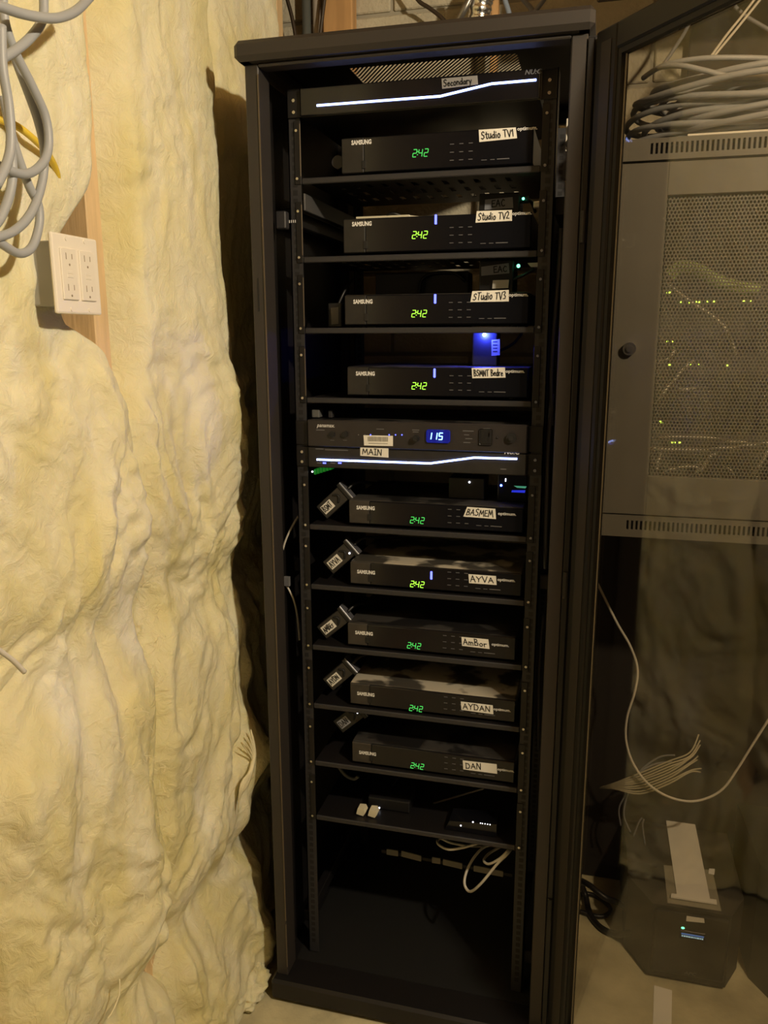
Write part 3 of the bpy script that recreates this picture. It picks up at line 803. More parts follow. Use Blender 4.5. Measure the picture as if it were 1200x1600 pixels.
cable_to(t, [(b.x+.012, y0+.012, p.z), (b.x+.02, y0+.03, p.z-.002), (b.x+.022, y0+.1, p.z-.01)], .0035)
fix(t)
# cream splitter strip on the TV2 box (left)
a = at_y(556, 341, .16); b = at_y(640, 324, .16)
t = small_box('splitter_strip', 'flat cream splitter strip lying on the Studio TV2 box', (a.x, .16, zt), (b.x, .20, zt+.013), .001, CREAM, 'splitter', None, 'body')
MB().prism([(b.x, .162, zt), (b.x+.06, .166, zt), (b.x+.06, .166, zt+.004), (b.x, .162, zt+.012)], (0, .03, 0)).build('flat_tail', CREAM, t)
MB().tube([(a.x+.06, .163, zt+.013), (a.x+.075, .158, zt+.016), (a.x+.09, .165, zt+.013)], .002, 6, 5).build('wire_tie', BLKCAB, t, True)
fix(t)
# extender on the TV3 box
zt = top(2); y0 = .165
a = at_y(748, 460, y0); b = at_y(803, 406, y0)
t = small_box('video_extender', 'small black extender with green light on the Studio TV3 box', (a.x, y0, zt), (b.x, y0+.08, b.z))
cs = [at_y(px, py, y0-.0004) for px, py in ((752,417),(795,411),(796,427),(752,431))]
lb = quad('shaded_label', cs, LABEL_DIM, t); scribble('EAC', cs, lb, pen=.0018, seed=5, margin=(.45, .95))
cs = [at_y(px, py, y0-.006) for px, py in ((770,438),(795,437),(794,450),(769,451))]
MB().prism(cs, (0, .005, 0)).build('white_tag', LABEL, t)
p = at_y(810, 415.5, y0-.003)
MB().cyl((b.x-.002, y0+.014, p.z), (b.x+.012, y0+.014, p.z), .007, 12).build('cable_plug', RUBBER, t)
MB().sphere(p, .0034, 10).build('link_light', GDOT, t)
cs = [at_y(px, py, y0) for px, py in ((824,411),(845,410),(840,417),(829,417))]
MB().prism(cs, (0, .012, 0)).build('white_plug', WHITEP, t)
pp = [at_y(px, py, y0+.005) for px, py in ((796,447),(803,437),(818,430),(835,420))]
cable_to(t, pp, .003)
fix(t)
# dark backing box and cable loop behind TV3 box
t = small_box('power_brick', 'dark power brick with cable loop behind the Studio TV3 box', (at_y(570, 480, .26).x, .345, SHZ[2]+.005), (at_y(722, 480, .26).x, .40, at_y(600, 422, .26).z), .003, mat('dark_grey_plastic', (.05, .046, .045), .5), 'power brick')
cable_to(t, [at_y(px, py, .33) for px, py in ((655, 470), (658, 440), (675, 428), (710, 427), (728, 440))], .004)
fix(t)
# blue light adapter on the basement bedroom box
zt = top(3); y0 = .15
a = at_y(737, 575, y0); b = at_y(778, 513, y0)
t = small_box('signal_adapter', 'black adapter with bright blue light standing on the BSMNT Bedre box', (a.x, y0, zt), (b.x, y0+.05, b.z), .003)
p = at_y(757, 523, y0-.001); MB().sphere(p, .0042, 12).build('blue_light', BLUEDOT, t)
cs = [at_y(px, py, y0-.0004) for px, py in ((768,531),(781,530),(781,555),(768,556))]
lb = quad('rating_label', cs, mat('rating_label_grey', (.30, .30, .30), .6), t, .0004)
pr = MB()
for k in range(4):
    q = at_y(770, 535+k*5, y0-.0009); pr.box(q, q+Vector((.009, -.0003, .0022)))
pr.build('rating_print', INK, lb)
bl = bpy.data.lights.new('blue_led_glow', 'POINT'); bl.energy = 1.1; bl.color = (.04, .06, 1); bl.shadow_soft_size = .006
blo = bpy.data.objects.new('blue_led_glow', bl); blo.location = p + Vector((0, -.012, 0)); COL.objects.link(blo); blo.parent = t
cable_to(t, [(b.x-.005, y0+.03, a.z+.03), (b.x+.03, y0+.04, a.z+.05), (b.x+.06, y0+.06, a.z+.10)], .003)
fix(t)
# plug with pale tag left of TV3
y0 = .14
a = at_y(515, 508, y0); b = at_y(531, 478, y0)
t = small_box('power_plug', 'black plug with a pale tag left of the Studio TV3 box', (a.x-.004, y0+.001, SHZ[2]+.0055), (b.x+.004, y0+.03, b.z+.006), .003)
cs = [at_y(px, py, y0) for px, py in ((517,481),(529,480),(529,506),(518,507))]
lb = quad('pale_tag', cs, mat('dim_tag', (.22, .22, .21), .6), t, .0006)
cable_to(t, [((a.x+b.x)/2, y0+.02, b.z), ((a.x+b.x)/2+.012, y0+.03, b.z+.03), ((a.x+b.x)/2+.02, y0+.06, b.z+.055)], .003)
fix(t)
# round lens piece beside TV1
t = thing('cable_end', 'dark round cable end beside the Studio TV1 box', 'cable end', at_y(527, 255, .12))
p = at_y(529, 254, .115)
MB().cyl((p.x, .11, p.z), (p.x, .14, p.z), .012, 16).build('connector', RAIL, t)
cable_to(t, [(p.x, .14, p.z), (p.x-.005, .2, p.z-.002), (p.x-.02, .3, p.z+.01)], .004)
fix(t)
# adapter and plugs above power conditioner at left
t = small_box('connector_pair', 'small dark connectors on top of the power conditioner', (at_y(487, 655, .10).x, .10, 1.3078), (at_y(499, 655, .10).x, .125, at_y(490, 640, .10).z), .002, mat('pewter_plastic', (.13, .13, .125), .4), 'connector')
q = at_y(517, 650, .11); MB().box((q.x-.004, .105, 1.3078), (q.x+.004, .12, q.z+.012), .001).build('connector', RAIL, t)
fix(t)
# green terminal plug under the MAIN unit
y0 = .092
t = thing('terminal_plug', 'green terminal plug with wires below the MAIN unit', 'connector', at_y(500, 740, y0))
tb = MB()
for k in range(6):
    q = at_y(492+k*4.8, 738-k*1.5, y0); tb.box((q.x-.0022, y0, q.z-.005), (q.x+.0022, y0+.02, q.z+.006), .0005)
tb.build('terminals', mat('green_terminal_lit', (.02, .42, .06), .4, emit=(.02, .6, .05), estr=.12), t)  # slight emission stands in for LED light on the terminals
q = at_y(488, 737, y0-.002); MB().sphere(q, .002, 8).build('status_light', WLED, t)
for k in range(3):
    q = at_y(495+k*7, 738-k*2, y0); cable_to(t, [(q.x, y0+.018, q.z), (q.x+.004, y0+.05, q.z-.005), (q.x+.01, y0+.1, q.z+.008)], .0012, BLKCAB, 'wire')
fix(t)
# two switches lying on the BASMEM box
zt = top(4)
a = at_y(701, 768, .15); b = at_y(757, 748, .15)
t = small_box('hdmi_switch', 'flat black switch with one white light on the BASMEM box', (a.x, .15, zt), (b.x, .22, b.z), .002, FACE)
p = at_y(733.5, 753.5, .1485); MB().sphere(p, .0022, 8).build('status_light', WLED, t); fix(t)
a = at_y(777, 772, .14); b = at_y(824, 742, .14)
t = small_box('network_adapter', 'small adapter with blue and green lights on the BASMEM box', (a.x, .14, zt), (b.x, .20, b.z), .002, GLOSS)
p = at_y(783, 758.5, .138); MB().sphere(p, .0022, 8).build('blue_light', BLUEDOT, t)
p = at_y(790, 750, .138); MB().box(p+Vector((-.001, -.001, -.003)), p+Vector((.001, .001, .003))).build('white_light', WLED, t)
cs = [at_y(px, py, .1385) for px, py in ((803,759),(823,760),(821,763),(808,762))]; MB().prism(cs, (0, -.0006, 0)).build('green_light_strip', mat('strip_green', (.05, .2, .12), .4, emit=(.15, .7, .42), estr=.35), t)
cs = [at_y(px, py, .1385) for px, py in ((800,766),(821,766),(820,770),(799,769))]; MB().prism(cs, (0, -.0006, 0)).build('blue_light_strip', mat('strip_blue', (.02, .02, .3), .4, emit=(.03, .05, 1), estr=.6), t)
fix(t)

# tilted receivers hung by their cables, left of the lower boxes
def tilted(label, px, py, word, dim, ang, led=None, si=4, lw=1.0):
    y0 = .105
    c = at_y(px, py, y0)
    R = Matrix.Translation(c) @ Matrix.Rotation(-math.radians(ang), 4, 'Y')
    t = thing('hdmi_receiver', label, 'receiver', c, 'tilted receivers in the rack')
    L, Wd = .066, .034
    MB().box((-L/2, 0, -Wd/2), (L/2, .02, Wd/2), .002, R, 2).build('case', mat('receiver_dark', (.030, .027, .024), .45) if not dim else PLAST, t)
    MB().box((L/2-.0005, -.002, -Wd/2-.004), (L/2+.008, .024, Wd/2+.004), .001, R).build('end_flange', PLAST, t)
    MB().box((L/2+.008, -.001, -Wd/2-.004), (L/2+.0095, .022, Wd/2+.004), .0004, R).build('bright_end_edge', mat('edge_steel', (.35, .35, .4), .35, .8), t)
    MB().tube([R@Vector((L/2-.022, -.0004, -.008)), R@Vector((L/2-.012, -.0012, .002)), R@Vector((L/2-.02, -.0004, .011))], .0022, 6, 5).build('finger_grip', RUBBER, t, True)
    cs = [R@Vector(v) for v in ((-L/2+.006, -.0003, Wd/2-.007), (-L/2+.034*lw, -.0003, Wd/2-.007), (-L/2+.034*lw, -.0003, -Wd/2+.008), (-L/2+.006, -.0003, -Wd/2+.008))]
    lb = quad('paper_label', cs, LABEL_DIM if dim else LABEL, t, .0005)
    scribble(word, cs, lb, pen=.0015, seed=px, margin=(.08, .92), vert=(.2, .85))
    if led:
        p = at_y(led[0], led[1], y0-.005); MB().sphere(p, .0022, 8).build('status_light', WLED, t)
    e = R@Vector((L/2+.009, .01, 0)); zs = SHZ[si]+.005
    cable_to(t, [e, e+Vector((.015, .02, .012)), e+Vector((.04, .08, .0)), e+Vector((.06, .16, -.01))], .0035)
    f = R@Vector((-L/2, .012, 0))
    cable_to(t, [f, f+Vector((-.006, .01, -.006)), Vector((f.x-.008, y0+.04, max(zs+.003, f.z-.012))), Vector((f.x+.01, y0+.1, zs+.004))], .003)
    fix(t)
tilted('tilted black receiver tagged BSMT beside the BASMEM box', 519, 786, 'BSMT', 0, 43, None, 4)
tilted('second tilted receiver from the top, with a white light', 529, 873, 'AYVA', 0, 43, (546, 864.5), 5, 1.1)
tilted('third tilted receiver from the top, label near its lower corner', 519, 976, 'AMBEr', 0, 41, None, 6, 1.15)
tilted('fourth tilted receiver from the top, second from the bottom', 528, 1057, 'AYDN', 0, 44, None, 7, 1.1)
tilted('lowest tilted receiver, dim, with a white light', 544, 1124, 'DAN', 1, 42, (558.5, 1113.5), 8)

# loose things on the lowest shelf
zb = SHZ[9]+.0055
for k, (px, lab) in enumerate(((566, 'pale small adapter plug on the lowest shelf, left one'), (584, 'pale small adapter plug on the lowest shelf, right one'))):
    q = at_y(px, 1275, .11)
    t = thing('adapter_plug', lab, 'plug', (q.x, .11, zb), 'pale plugs on the lowest shelf')
    MB().prism([(q.x-.011, .10, zb+.003), (q.x-.008, .10, zb+.016), (q.x+.006, .10, zb+.017), (q.x+.010, .10, zb+.008), (q.x+.005, .10, zb)], (0, .022, 0)).build('plug_body', CREAM, t)
    MB().box((q.x-.003, .122, zb+.005), (q.x+.003, .134, zb+.008)).build('prong', SCREW, t)
    fix(t)
t = small_box('media_converter', 'small black converter with a white light on the lowest shelf', (at_y(575, 1268, .135).x, .135, zb), (at_y(640, 1268, .135).x, .20, zb+.028), .003)
p = at_y(592, 1280, .13); MB().sphere((p.x, .1345, max(p.z, zb+.004)), .002, 8).build('status_light', WLED, t)
cable_to(t, [(at_y(600, 1268, .135).x, .18, zb+.02), (at_y(615, 1268, .135).x, .22, zb+.045), (at_y(640, 1268, .135).x, .25, zb+.03)], .003)
fix(t)
a = at_y(695, 1300, .10); b = at_y(776, 1290, .10)
t = thing('power_strip', 'black power strip with a row of tiny lights on the lowest shelf', 'power strip', ((a.x+b.x)/2, .12, zb))
MB().prism([(a.x, .098, zb), (b.x, .098, zb), (b.x, .098, zb+.03), (a.x+.01, .098, zb+.022)], (0, .05, 0)).build('body', GLOSS, t)
for px, py in ((720, 1290), (739, 1284), (751, 1278), (754, 1279), (758, 1278.5), (762, 1277.5), (766, 1276)):
    q = at_y(px, py, .0975); q.z = min(max(q.z, zb+.004), zb+.028); MB().sphere(q, .0017 if px < 745 else .0012, 8).build('outlet_light', WLED, t)
fix(t)
tube_thing('grey_lead', 'grey lead drooping below the lowest set-top box', 'cable', [at_y(px, py, .14) for px, py in ((526, 1192), (532, 1202), (541, 1212), (553, 1217), (560, 1213))], .004, mat('dim_grey_jacket', (.10, .10, .10), .5))
tube_thing('thin_rod', 'thin dark rod leaning across the lowest shelf', 'rod', [at_y(670, 1258, .2), at_y(712, 1245, .16), at_y(756, 1232, .12)], .0022, mat('dark_rod', (.07, .065, .065), .4))
# white cable loops hanging under the lowest shelf
tube_thing('white_cable_loop', 'white cable in a flat loop hanging below the lowest shelf', 'cable', [at_y(px, py, Y) for px, py, Y in ((762, 1322, .30), (735, 1322, .22), (705, 1317, .19), (688, 1310, .17), (684, 1318, .13), (700, 1327, .11), (725, 1324, .11), (752, 1316, .13), (770, 1313, .2))], .0028, WHITECAB, 'white cable loops')
tube_thing('white_cable_loop', 'longest white cable loop hanging at right under the lowest shelf', 'cable', [at_y(px, py, Y) for px, py, Y in ((790, 1318, .24), (760, 1322, .22), (742, 1338, .19), (729, 1362, .16), (726, 1382, .14), (735, 1393, .12), (752, 1380, .10), (775, 1352, .10), (792, 1335, .10), (801, 1324, .12))], .0031, WHITECAB, 'white cable loops')
tube_thing('white_cable_loop', 'short white double loop by the right rail under the lowest shelf', 'cable', [at_y(px, py, Y) for px, py, Y in ((784, 1322, .2), (765, 1333, .17), (756, 1344, .13), (764, 1350, .11), (780, 1342, .10), (792, 1331, .10), (798, 1322, .13))], .0029, WHITECAB, 'white cable loops')
# pale rear crossbar segments
bar = thing('metal_crossbar', 'pale slotted metal bar across the dark bottom of the rack', 'bar', at_y(700, 1350, .22))
for (xa, ya, xb, yb) in ((604, 1331, 622, 1334), (627, 1334, 658, 1342), (675, 1344, 688, 1346), (692, 1347, 722, 1354), (740, 1357, 786, 1366)):
    A = at_y(xa, ya, .235); B_ = at_y(xb, yb, .235); hh = .0075
    z_ = A.z
    MB().prism([A+Vector((0, 0, hh)), B_+Vector((0, 0, hh)), B_-Vector((0, 0, hh)), A-Vector((0, 0, hh))], (0, .003, 0)).build('bar_segment', mat('galvanised_bar', (.25, .235, .20), .5), bar)
A = at_y(596, 1330, .24); B_ = at_y(800, 1368, .24)
MB().prism([A+Vector((0, 0, .004)), B_+Vector((0, 0, .004)), B_-Vector((0, 0, .004)), A-Vector((0, 0, .004))], (0, .003, 0)).build('backing_strip', BLACK2, bar)
fix(bar)
# cables in the side channels of the rack
tube_thing('channel_cable', 'pale grey cable running down the right rack channel, upper', 'cable', [(.562, .13, 1.66), (.561, .12, 1.58), (.558, .118, 1.5), (.556, .12, 1.4), (.560, .14, 1.3)], .0035, mat('mid_grey_jacket', (.22, .22, .24), .5), 'cables in the rack side channels')
tube_thing('channel_cable', 'pale grey cable running down the right rack channel, middle', 'cable', [(.558, .14, 1.36), (.5555, .12, 1.26), (.557, .115, 1.16), (.558, .118, 1.08), (.56, .16, .98)], .004, MATS['mid_grey_jacket'], 'cables in the rack side channels')
tube_thing('channel_cable', 'thin dark grey cable running down the right rack channel, lower', 'cable', [(.560, .13, .92), (.557, .118, .84), (.558, .116, .74), (.561, .13, .62)], .003, MATS['dim_grey_jacket'], 'cables in the rack side channels')
tube_thing('channel_cable', 'thin white cable bowing in the left rack channel', 'cable', [at_y(px, py, .105) for px, py in ((466, 806), (455, 825), (445, 848), (439, 875), (440, 900), (448, 915), (458, 935), (464, 960), (468, 1000))], .0022, WHITECAB, 'cables in the rack side channels')
o = MB().box(at_y(443, 916, .098), at_y(452, 902, .098)+Vector((0, .008, 0)), .001).build('cable_clip', mat('clip_grey', (.15, .15, .16), .5)); tag(o, 'small grey clip on the white cable in the left channel', 'clip')
# white network plate seen through the open right channel
pp_ = MB().box(at_y(883, 236, .30), at_y(899, 184, .30)+Vector((0, .006, 0)), .001).build('patch_plate', WHITEP); tag(pp_, 'white plate behind the right post of the black rack', 'plate')
MB().tube([at_y(897, 190, .297), at_y(889, 200, .296), at_y(892, 214, .296), at_y(886, 226, .296), at_y(893, 234, .297)], .0032, 6, 5).build('jumper_wire', BLKCAB, pp_, True)

# ================================================================== GREY WALL CABINET BEHIND THE GLASS DOOR
CX0, CX1, CY, CZ0, CZ1 = .655, 1.215, .15, 1.085, 1.808
cab = thing('wall_cabinet', 'grey wall-mounted network cabinet with perforated door, seen through the glass', 'cabinet', ((CX0+CX1)/2, .4, CZ0))
MB().box((CX0, CY+.02, CZ0), (CX0+.012, BACK-.005, CZ1)).box((CX1-.012, CY+.02, CZ0), (CX1, BACK-.005, CZ1)).box((CX0, CY+.02, CZ1-.012), (CX1, BACK-.005, CZ1)).box((CX0, CY+.02, CZ0), (CX1, BACK-.005, CZ0+.012)).box((CX0, BACK-.02, CZ0), (CX1, BACK-.005, CZ1)).build('body', BEIGE, cab)
# top valance with vertical slots
def slot_strip(z0, z1, s0, s1, name):
    mb = MB(); y0, y1 = CY, CY+.02
    mb.box((CX0, y0, z0), (CX1, y1, s0)); mb.box((CX0, y0, s1), (CX1, y1, z1))
    x = CX0; xs0 = CX0+.055; mb.box((CX0, y0, s0), (xs0, y1, s1)); x = xs0; xe = CX1-.055
    while x < xe:
        x += .0042; mb.box((x, y0, s0), (min(x+.0042, xe), y1, s1)); x += .0042
    mb.box((xe, y0, s0), (CX1, y1, s1))
    mb.build(name, BEIGE, cab)
slot_strip(1.772, CZ1, 1.782, 1.800, 'top_vent_strip')
slot_strip(CZ0, 1.128, 1.100, 1.118, 'bottom_vent_strip')
MB().box((CX0+.004, CY+.02, 1.766), (CX1-.004, CY+.024, 1.773)).build('door_gap', RUBBER, cab)
# door frame and perforated sheet
dx0, dx1, dz0, dz1 = CX0, CX1, 1.130, 1.768
px0, px1, pz0, pz1 = .744, 1.126, 1.206, 1.712
d_ = MB().box((dx0, CY, dz0), (px0, CY+.016, dz1), .001).box((px1, CY, dz0), (dx1, CY+.016, dz1), .001).box((px0-.001, CY, pz1), (px1+.001, CY+.016, dz1), .001).box((px0-.001, CY, dz0), (px1+.001, CY+.016, pz0), .001).build('door', BEIGE, cab)
pit = .0062; bm = bmesh.new()
nx, nz = int((px1-px0)/pit), int((pz1-pz0)/pit)
for k in range(nz):
    for i in range(nx):
        cx = px0+(i+.5+(.5 if k % 2 else 0))*(px1-px0)/(nx+.5); cz = pz0+(k+.5)*(pz1-pz0)/nz
        hx = (px1-px0)/(nx+.5)/2; hz = (pz1-pz0)/nz/2; r = .72
        o_ = [bm.verts.new((cx+sx*hx, CY+.008, cz+sz*hz)) for sx, sz in ((-1, -1), (1, -1), (1, 1), (-1, 1))]
        n_ = [bm.verts.new((cx+sx*hx*r, CY+.008, cz+sz*hz*r)) for sx, sz in ((-.55, -1), (.55, -1), (1, 0), (.55, 1), (-.55, 1), (-1, 0))]
        bm.faces.new((o_[0], o_[1], n_[1], n_[0])); bm.faces.new((o_[1], n_[2], n_[1])); bm.faces.new((o_[1], o_[2], n_[2])); bm.faces.new((o_[2], n_[3], n_[2]))
        bm.faces.new((o_[2], o_[3], n_[4], n_[3])); bm.faces.new((o_[3], n_[5], n_[4])); bm.faces.new((o_[3], o_[0], n_[5])); bm.faces.new((o_[0], n_[0], n_[5]))
me = bpy.data.meshes.new('perforated_sheet'); bm.to_mesh(me); bm.free()
pf = link('perforated_sheet', me, BEIGE, d_); pf['kind'] = 'stuff'
q = at_y(983, 545, CY)
MB().cyl((q.x, CY, q.z), (q.x, CY-.012, q.z), .012, 18).cyl((q.x, CY-.012, q.z), (q.x, CY-.016, q.z), .006, 12).build('lock', SCREW, d_)
fix(cab)
# network switches inside
def net_switch(label, z0, h, leds, y=CY+.05):
    t = thing('network_switch', label, 'network switch', (.935, y+.1, z0), 'switches in the grey cabinet')
    MB().box((.70, y, z0), (1.17, y+.2, z0+h), .002).build('case', mat('switch_case', (.05, .05, .05), .45), t)
    pm = MB()
    for k in range(16): pm.box((.765+k*.023, y-.0006, z0+h*.25), (.780+k*.023, y+.0002, z0+h*.7))
    pm.build('ports', RUBBER, t)
    for (px, py) in leds:
        p = at_y(px, py, y-.001); MB().box(p+Vector((-.002, -.001, -.0013)), p+Vector((.002, 0, .0013))).build('port_light', G_NET, t)
    fix(t)
net_switch('network switch with the brightest green lights in the grey cabinet', at_y(1100, 480, CY+.05).z, .044, ((1043,458),(1047,457),(1063,472),(1078,473),(1089,471.5),(1092,472),(1106,471),(1115,471),(1162,470),(1172,470)))
net_switch('network switch with a pair of yellow-green lights, middle of cabinet', at_y(1100, 585, CY+.05).z, .044, ((1043,534),(1050,534),(1046,570),(1078,569),(1093,569),(1137,571)))
net_switch('network switch with green lights at the cabinet bottom', at_y(1100, 712, CY+.05).z, .044, ((1032,658),(1034,661),(1049,691.5),(1054,691.5),(1062,691.5)))
# broad pale-green cable sheath behind the mesh
t = tube_thing('patch_cable', 'wide pale green cable bundle arching inside the grey cabinet', 'cable', [at_y(px, py, Y) for px, py, Y in ((1046, 432, .18), (1063, 417, .178), (1090, 422, .178), (1115, 436, .18), (1145, 447, .185), (1185, 452, .19))], .012, mat('pale_green_jacket', (.35, .46, .16), .5), 'patch cables in the grey cabinet', 10)
CABS = [
 ('white patch cable curving down from the bright switch lights', ((1042,443,.19),(1060,457,.176),(1085,475,.172),(1115,495,.172),(1135,515,.174),(1146,540,.178),(1150,556,.19))),
 ('white patch cable in a small hook left inside the cabinet', ((1027,563,.19),(1040,563,.174),(1052,550,.174),(1053,542,.19))),
 ('white patch cable slanting down left in mid cabinet', ((1085,562,.19),(1070,574,.174),(1052,595,.174),(1035,615,.174),(1022,632,.19))),
 ('long white patch cable sagging across the lower cabinet', ((1016,700,.19),(1030,701,.174),(1060,702,.172),(1100,702,.172),(1150,698,.172),(1198,692,.174),(1260,684,.19))),
 ('long white patch cable just above the sagging one', ((1018,684,.19),(1045,683,.174),(1080,682,.174),(1110,684,.174),(1150,690,.176),(1175,692,.19))),
 ('white patch cable dropping at lower left of the cabinet', ((1034,700,.19),(1030,715,.174),(1026,735,.174),(1029,745,.19))),
 ('white patch cable in a low arch at the cabinet bottom', ((1032,745,.19),(1045,734,.174),(1065,730,.174),(1085,729,.174),(1090,735,.176),(1074,747,.19))),
 ('white patch cable rising to the right at the cabinet bottom', ((1200,700,.19),(1195,712,.174),(1185,728,.174),(1176,742,.19))),
 ('short white patch cable in the centre of the cabinet', ((1055,605,.19),(1065,609,.176),(1085,606,.19))),
 ('grey patch cable bending at lower centre of the cabinet', ((1125,706,.19),(1108,714,.176),(1098,730,.176),(1090,742,.19))),
 ('grey patch cable falling at lower right of the cabinet', ((1130,730,.19),(1142,735,.176),(1148,748,.19))),
]
for lab, pts in CABS:
    tube_thing('patch_cable', lab, 'cable', [at_y(*p) for p in pts], .0026, WHITECAB, 'patch cables in the grey cabinet', 6)

# ---- coils of grey cable on top of the cabinet
def coil(label, cx, cy, z, a, b, n, r, seed, squash=.012, px=0):
    rnd = random.Random(seed); t = thing('cable_coil', label, 'cable coil', (cx, cy, z), 'grey cable coils on the cabinet')
    for k in range(n):
        aa = a*rnd.uniform(.8, 1.08); bb = b*rnd.uniform(.75, 1.05); ox = rnd.uniform(-.035, .035); oy = rnd.uniform(-.02, .02)
        zz = z+r+k*squash; ph = rnd.uniform(0, 6.28); tl = rnd.uniform(-.014, .014)
        pts = []
        for i in range(14):
            th = 2*math.pi*i/14
            pts.append((cx+ox+aa*math.cos(th), cy+oy+bb*math.sin(th), zz+max(-zz+z+r, tl*math.cos(th+ph)+.006*math.sin(3*th+ph))))
        MB().tube(pts, r, 8, 4, True).build('loop', GREYCAB, t, True)
    fix(t)
coil('large grey cable coil heaped on the grey cabinet top', .93, .30, CZ1, .225, .135, 20, .0056, 5, .0052)
coil('smaller grey cable coil leaning over the cabinet top edge', 1.02, .28, CZ1+.010, .19, .115, 14, .0056, 9, .0062)
tube_thing('grey_cable', 'single grey cable arching over the coils on the cabinet', 'cable', [at_y(px, py, Y) for px, py, Y in ((1010, 118, .26), (1040, 101, .2), (1090, 92, .18), (1140, 90, .18), (1210, 92, .2), (1260, 100, .25))], .0046, GREYCAB, 'grey cables above the cabinet')
tube_thing('grey_cable', 'grey cable crossing in front of the coils on the cabinet', 'cable', [at_y(px, py, Y) for px, py, Y in ((1005, 122, .25), (1030, 106, .2), (1065, 103, .17), (1100, 110, .165), (1140, 119, .165), (1200, 120, .17), (1260, 118, .2))], .0046, GREYCAB, 'grey cables above the cabinet')
o = MB().box((.77, .152, CZ1+.0002), (1.0, .24, CZ1+.004), .0008).build('paper_sheet', LABEL); tag(o, 'white sheet lying under the coils on the grey cabinet', 'paper')
tube_thing('thin_white_cable', 'thin white cable slanting up above the coils, left of a pair', 'cable', [at_y(1108, 92, .3), at_y(1135, 55, .32), at_y(1160, 24, .33), at_y(1190, -16, .34)], .0024, WHITECAB, 'thin white cables above the cabinet')
tube_thing('thin_white_cable', 'thin white cable slanting up above the coils, right of a pair', 'cable', [at_y(1112, 92, .305), at_y(1142, 56, .325), at_y(1168, 24, .335), at_y(1200, -16, .345)], .0024, WHITECAB, 'thin white cables above the cabinet')
tube_thing('thin_grey_cable', 'thin grey cable rising steeply behind the coils', 'cable', [at_y(1036, 102, .45), at_y(1055, 74, .47), at_y(1075, 40, .5), at_y(1090, -10, .52)], .004, MATS['mid_grey_jacket'])
tube_thing('thin_grey_cable', 'thin grey cable crossing the slanting white pair', 'cable', [at_y(1148, 10, .4), at_y(1165, 25, .4), at_y(1200, 46, .4), at_y(1250, 75, .4)], .004, MATS['mid_grey_jacket'])

# dark board added for the shaded wall under the cabinet
o = MB().box((.66, .60, .001), (1.9, .615, 1.07), .002).build('shade_board', mat('shade_board_black', (.018, .014, .012), .75, bump=.1, bscale=30)); tag(o, 'dark board added for the shade under the grey cabinet', 'board')

o = MB().box((.80, .625, 1.812), (2.2, .645, 2.458), .002).build('shade_board', mat('shade_board_brown', (.085, .062, .035), .8, var=.3, scale=8)); tag(o, 'dark brown board added to darken the wall above the grey cabinet', 'board')  # added board, darkens the bright wall over the cabinet
o = MB().box((.60, .30, 2.12), (2.2, .40, 2.30), .003).build('beam', mat('dark_brown_timber', (.10, .065, .035), .8, var=.3, scale=10)); tag(o, 'dark brown timber beam crossing above the grey cabinet', 'beam')
# ================================================================== UPS AND THINGS ON THE FLOOR
t = thing('battery_backup', 'black battery backup with blue screen standing on the concrete floor', 'battery backup', (.9, .42, 0))
zt = .2
body = [(.826, .262, .012), (.776, .345, .012), (.772, .585, .012), (1.03, .585, .012), (1.03, .33, .012), (.995, .262, .012)]
MB().prism(body, (0, 0, zt-.012)).build('case', dusty('ups_black', (.016, .015, .015), (.08, .07, .055), .5, .5), t)
MB().box((.832, .252, .03), (.990, .263, .192), .004, seg=2).build('front_bezel', PLAST, t)
for a, b in ((.84, .36), (.84, .55), (.98, .36), (.98, .55)): MB().cyl((a, b, 0), (a, b, .013), .016, 12).build('foot', RUBBER, t)
uf = .2515
c = at_y(1082, 1462, uf)
scr_ = MB().box((c.x-.027, uf-.0006, c.z-.012), (c.x+.027, uf+.001, c.z+.010), .001).build('screen', GLOSS, t)
lc = MB().box((c.x-.024, uf-.001, c.z-.0005), (c.x+.024, uf-.0005, c.z+.0035)); lc.build('screen_text_band', LCDB, scr_)
tx = MB(); rnd = random.Random(3)
for r_ in (0,):
    u = -.023
    while u < .022:
        w_ = rnd.uniform(.002, .006); tx.box((c.x+u, uf-.0013, c.z-.0055), (c.x+min(u+w_, .024), uf-.0005, c.z-.0025)); u += w_+.0012
tx.build('screen_text', LCDW, scr_)
p = at_y(1067, 1450, uf); MB().sphere(p, .0028, 8, (1.4, .5, 1)).build('power_light', GDOT, t)
cs = [at_y(px, py, uf-.0004) for px, py in ((1073,1431),(1100,1435),(1101,1442),(1072,1439))]; lb = quad('white_sticker', cs, LABEL, t)
p = at_y(1068, 1522, uf-.0006); text('brand_print', 'APC', p, .009, PRINT_DIM, t, width=.028, shear=.2, bold=.02)
fix(t)
# clear sleeve and paper on top
sl = [at_z(px, py, zt+.0012) for px, py in ((1037,1352),(1113,1360),(1127,1424),(1043,1411))]
o = MB().prism(sl, (0, 0, .001)).build('card_sleeve', mat('grey_clear_sleeve', (.30, .28, .22), .3)); tag(o, 'grey card sleeve lying on top of the battery backup', 'sleeve')
sp = MB().prism([at_z(px, py, zt+.0024) for px, py in ((1108,1357),(1117,1358),(1116,1367),(1107,1365))], (0, 0, .0005)).build('printed_square', PRINT, o)
pap = [at_z(px, py, zt+.0035) for px, py in ((1040,1278),(1085,1283),(1110,1408),(1058,1402))]
o = MB().prism(pap, (0, 0, .0012)).build('paper_slip', LABEL); tag(o, 'long white paper slip on top of the battery backup', 'paper')
MB().prism([at_z(px, py, zt+.0050) for px, py in ((1049,1398),(1119,1408),(1120,1414),(1048,1403))], (0, 0, .004)).build('folded_end', LABEL, o)
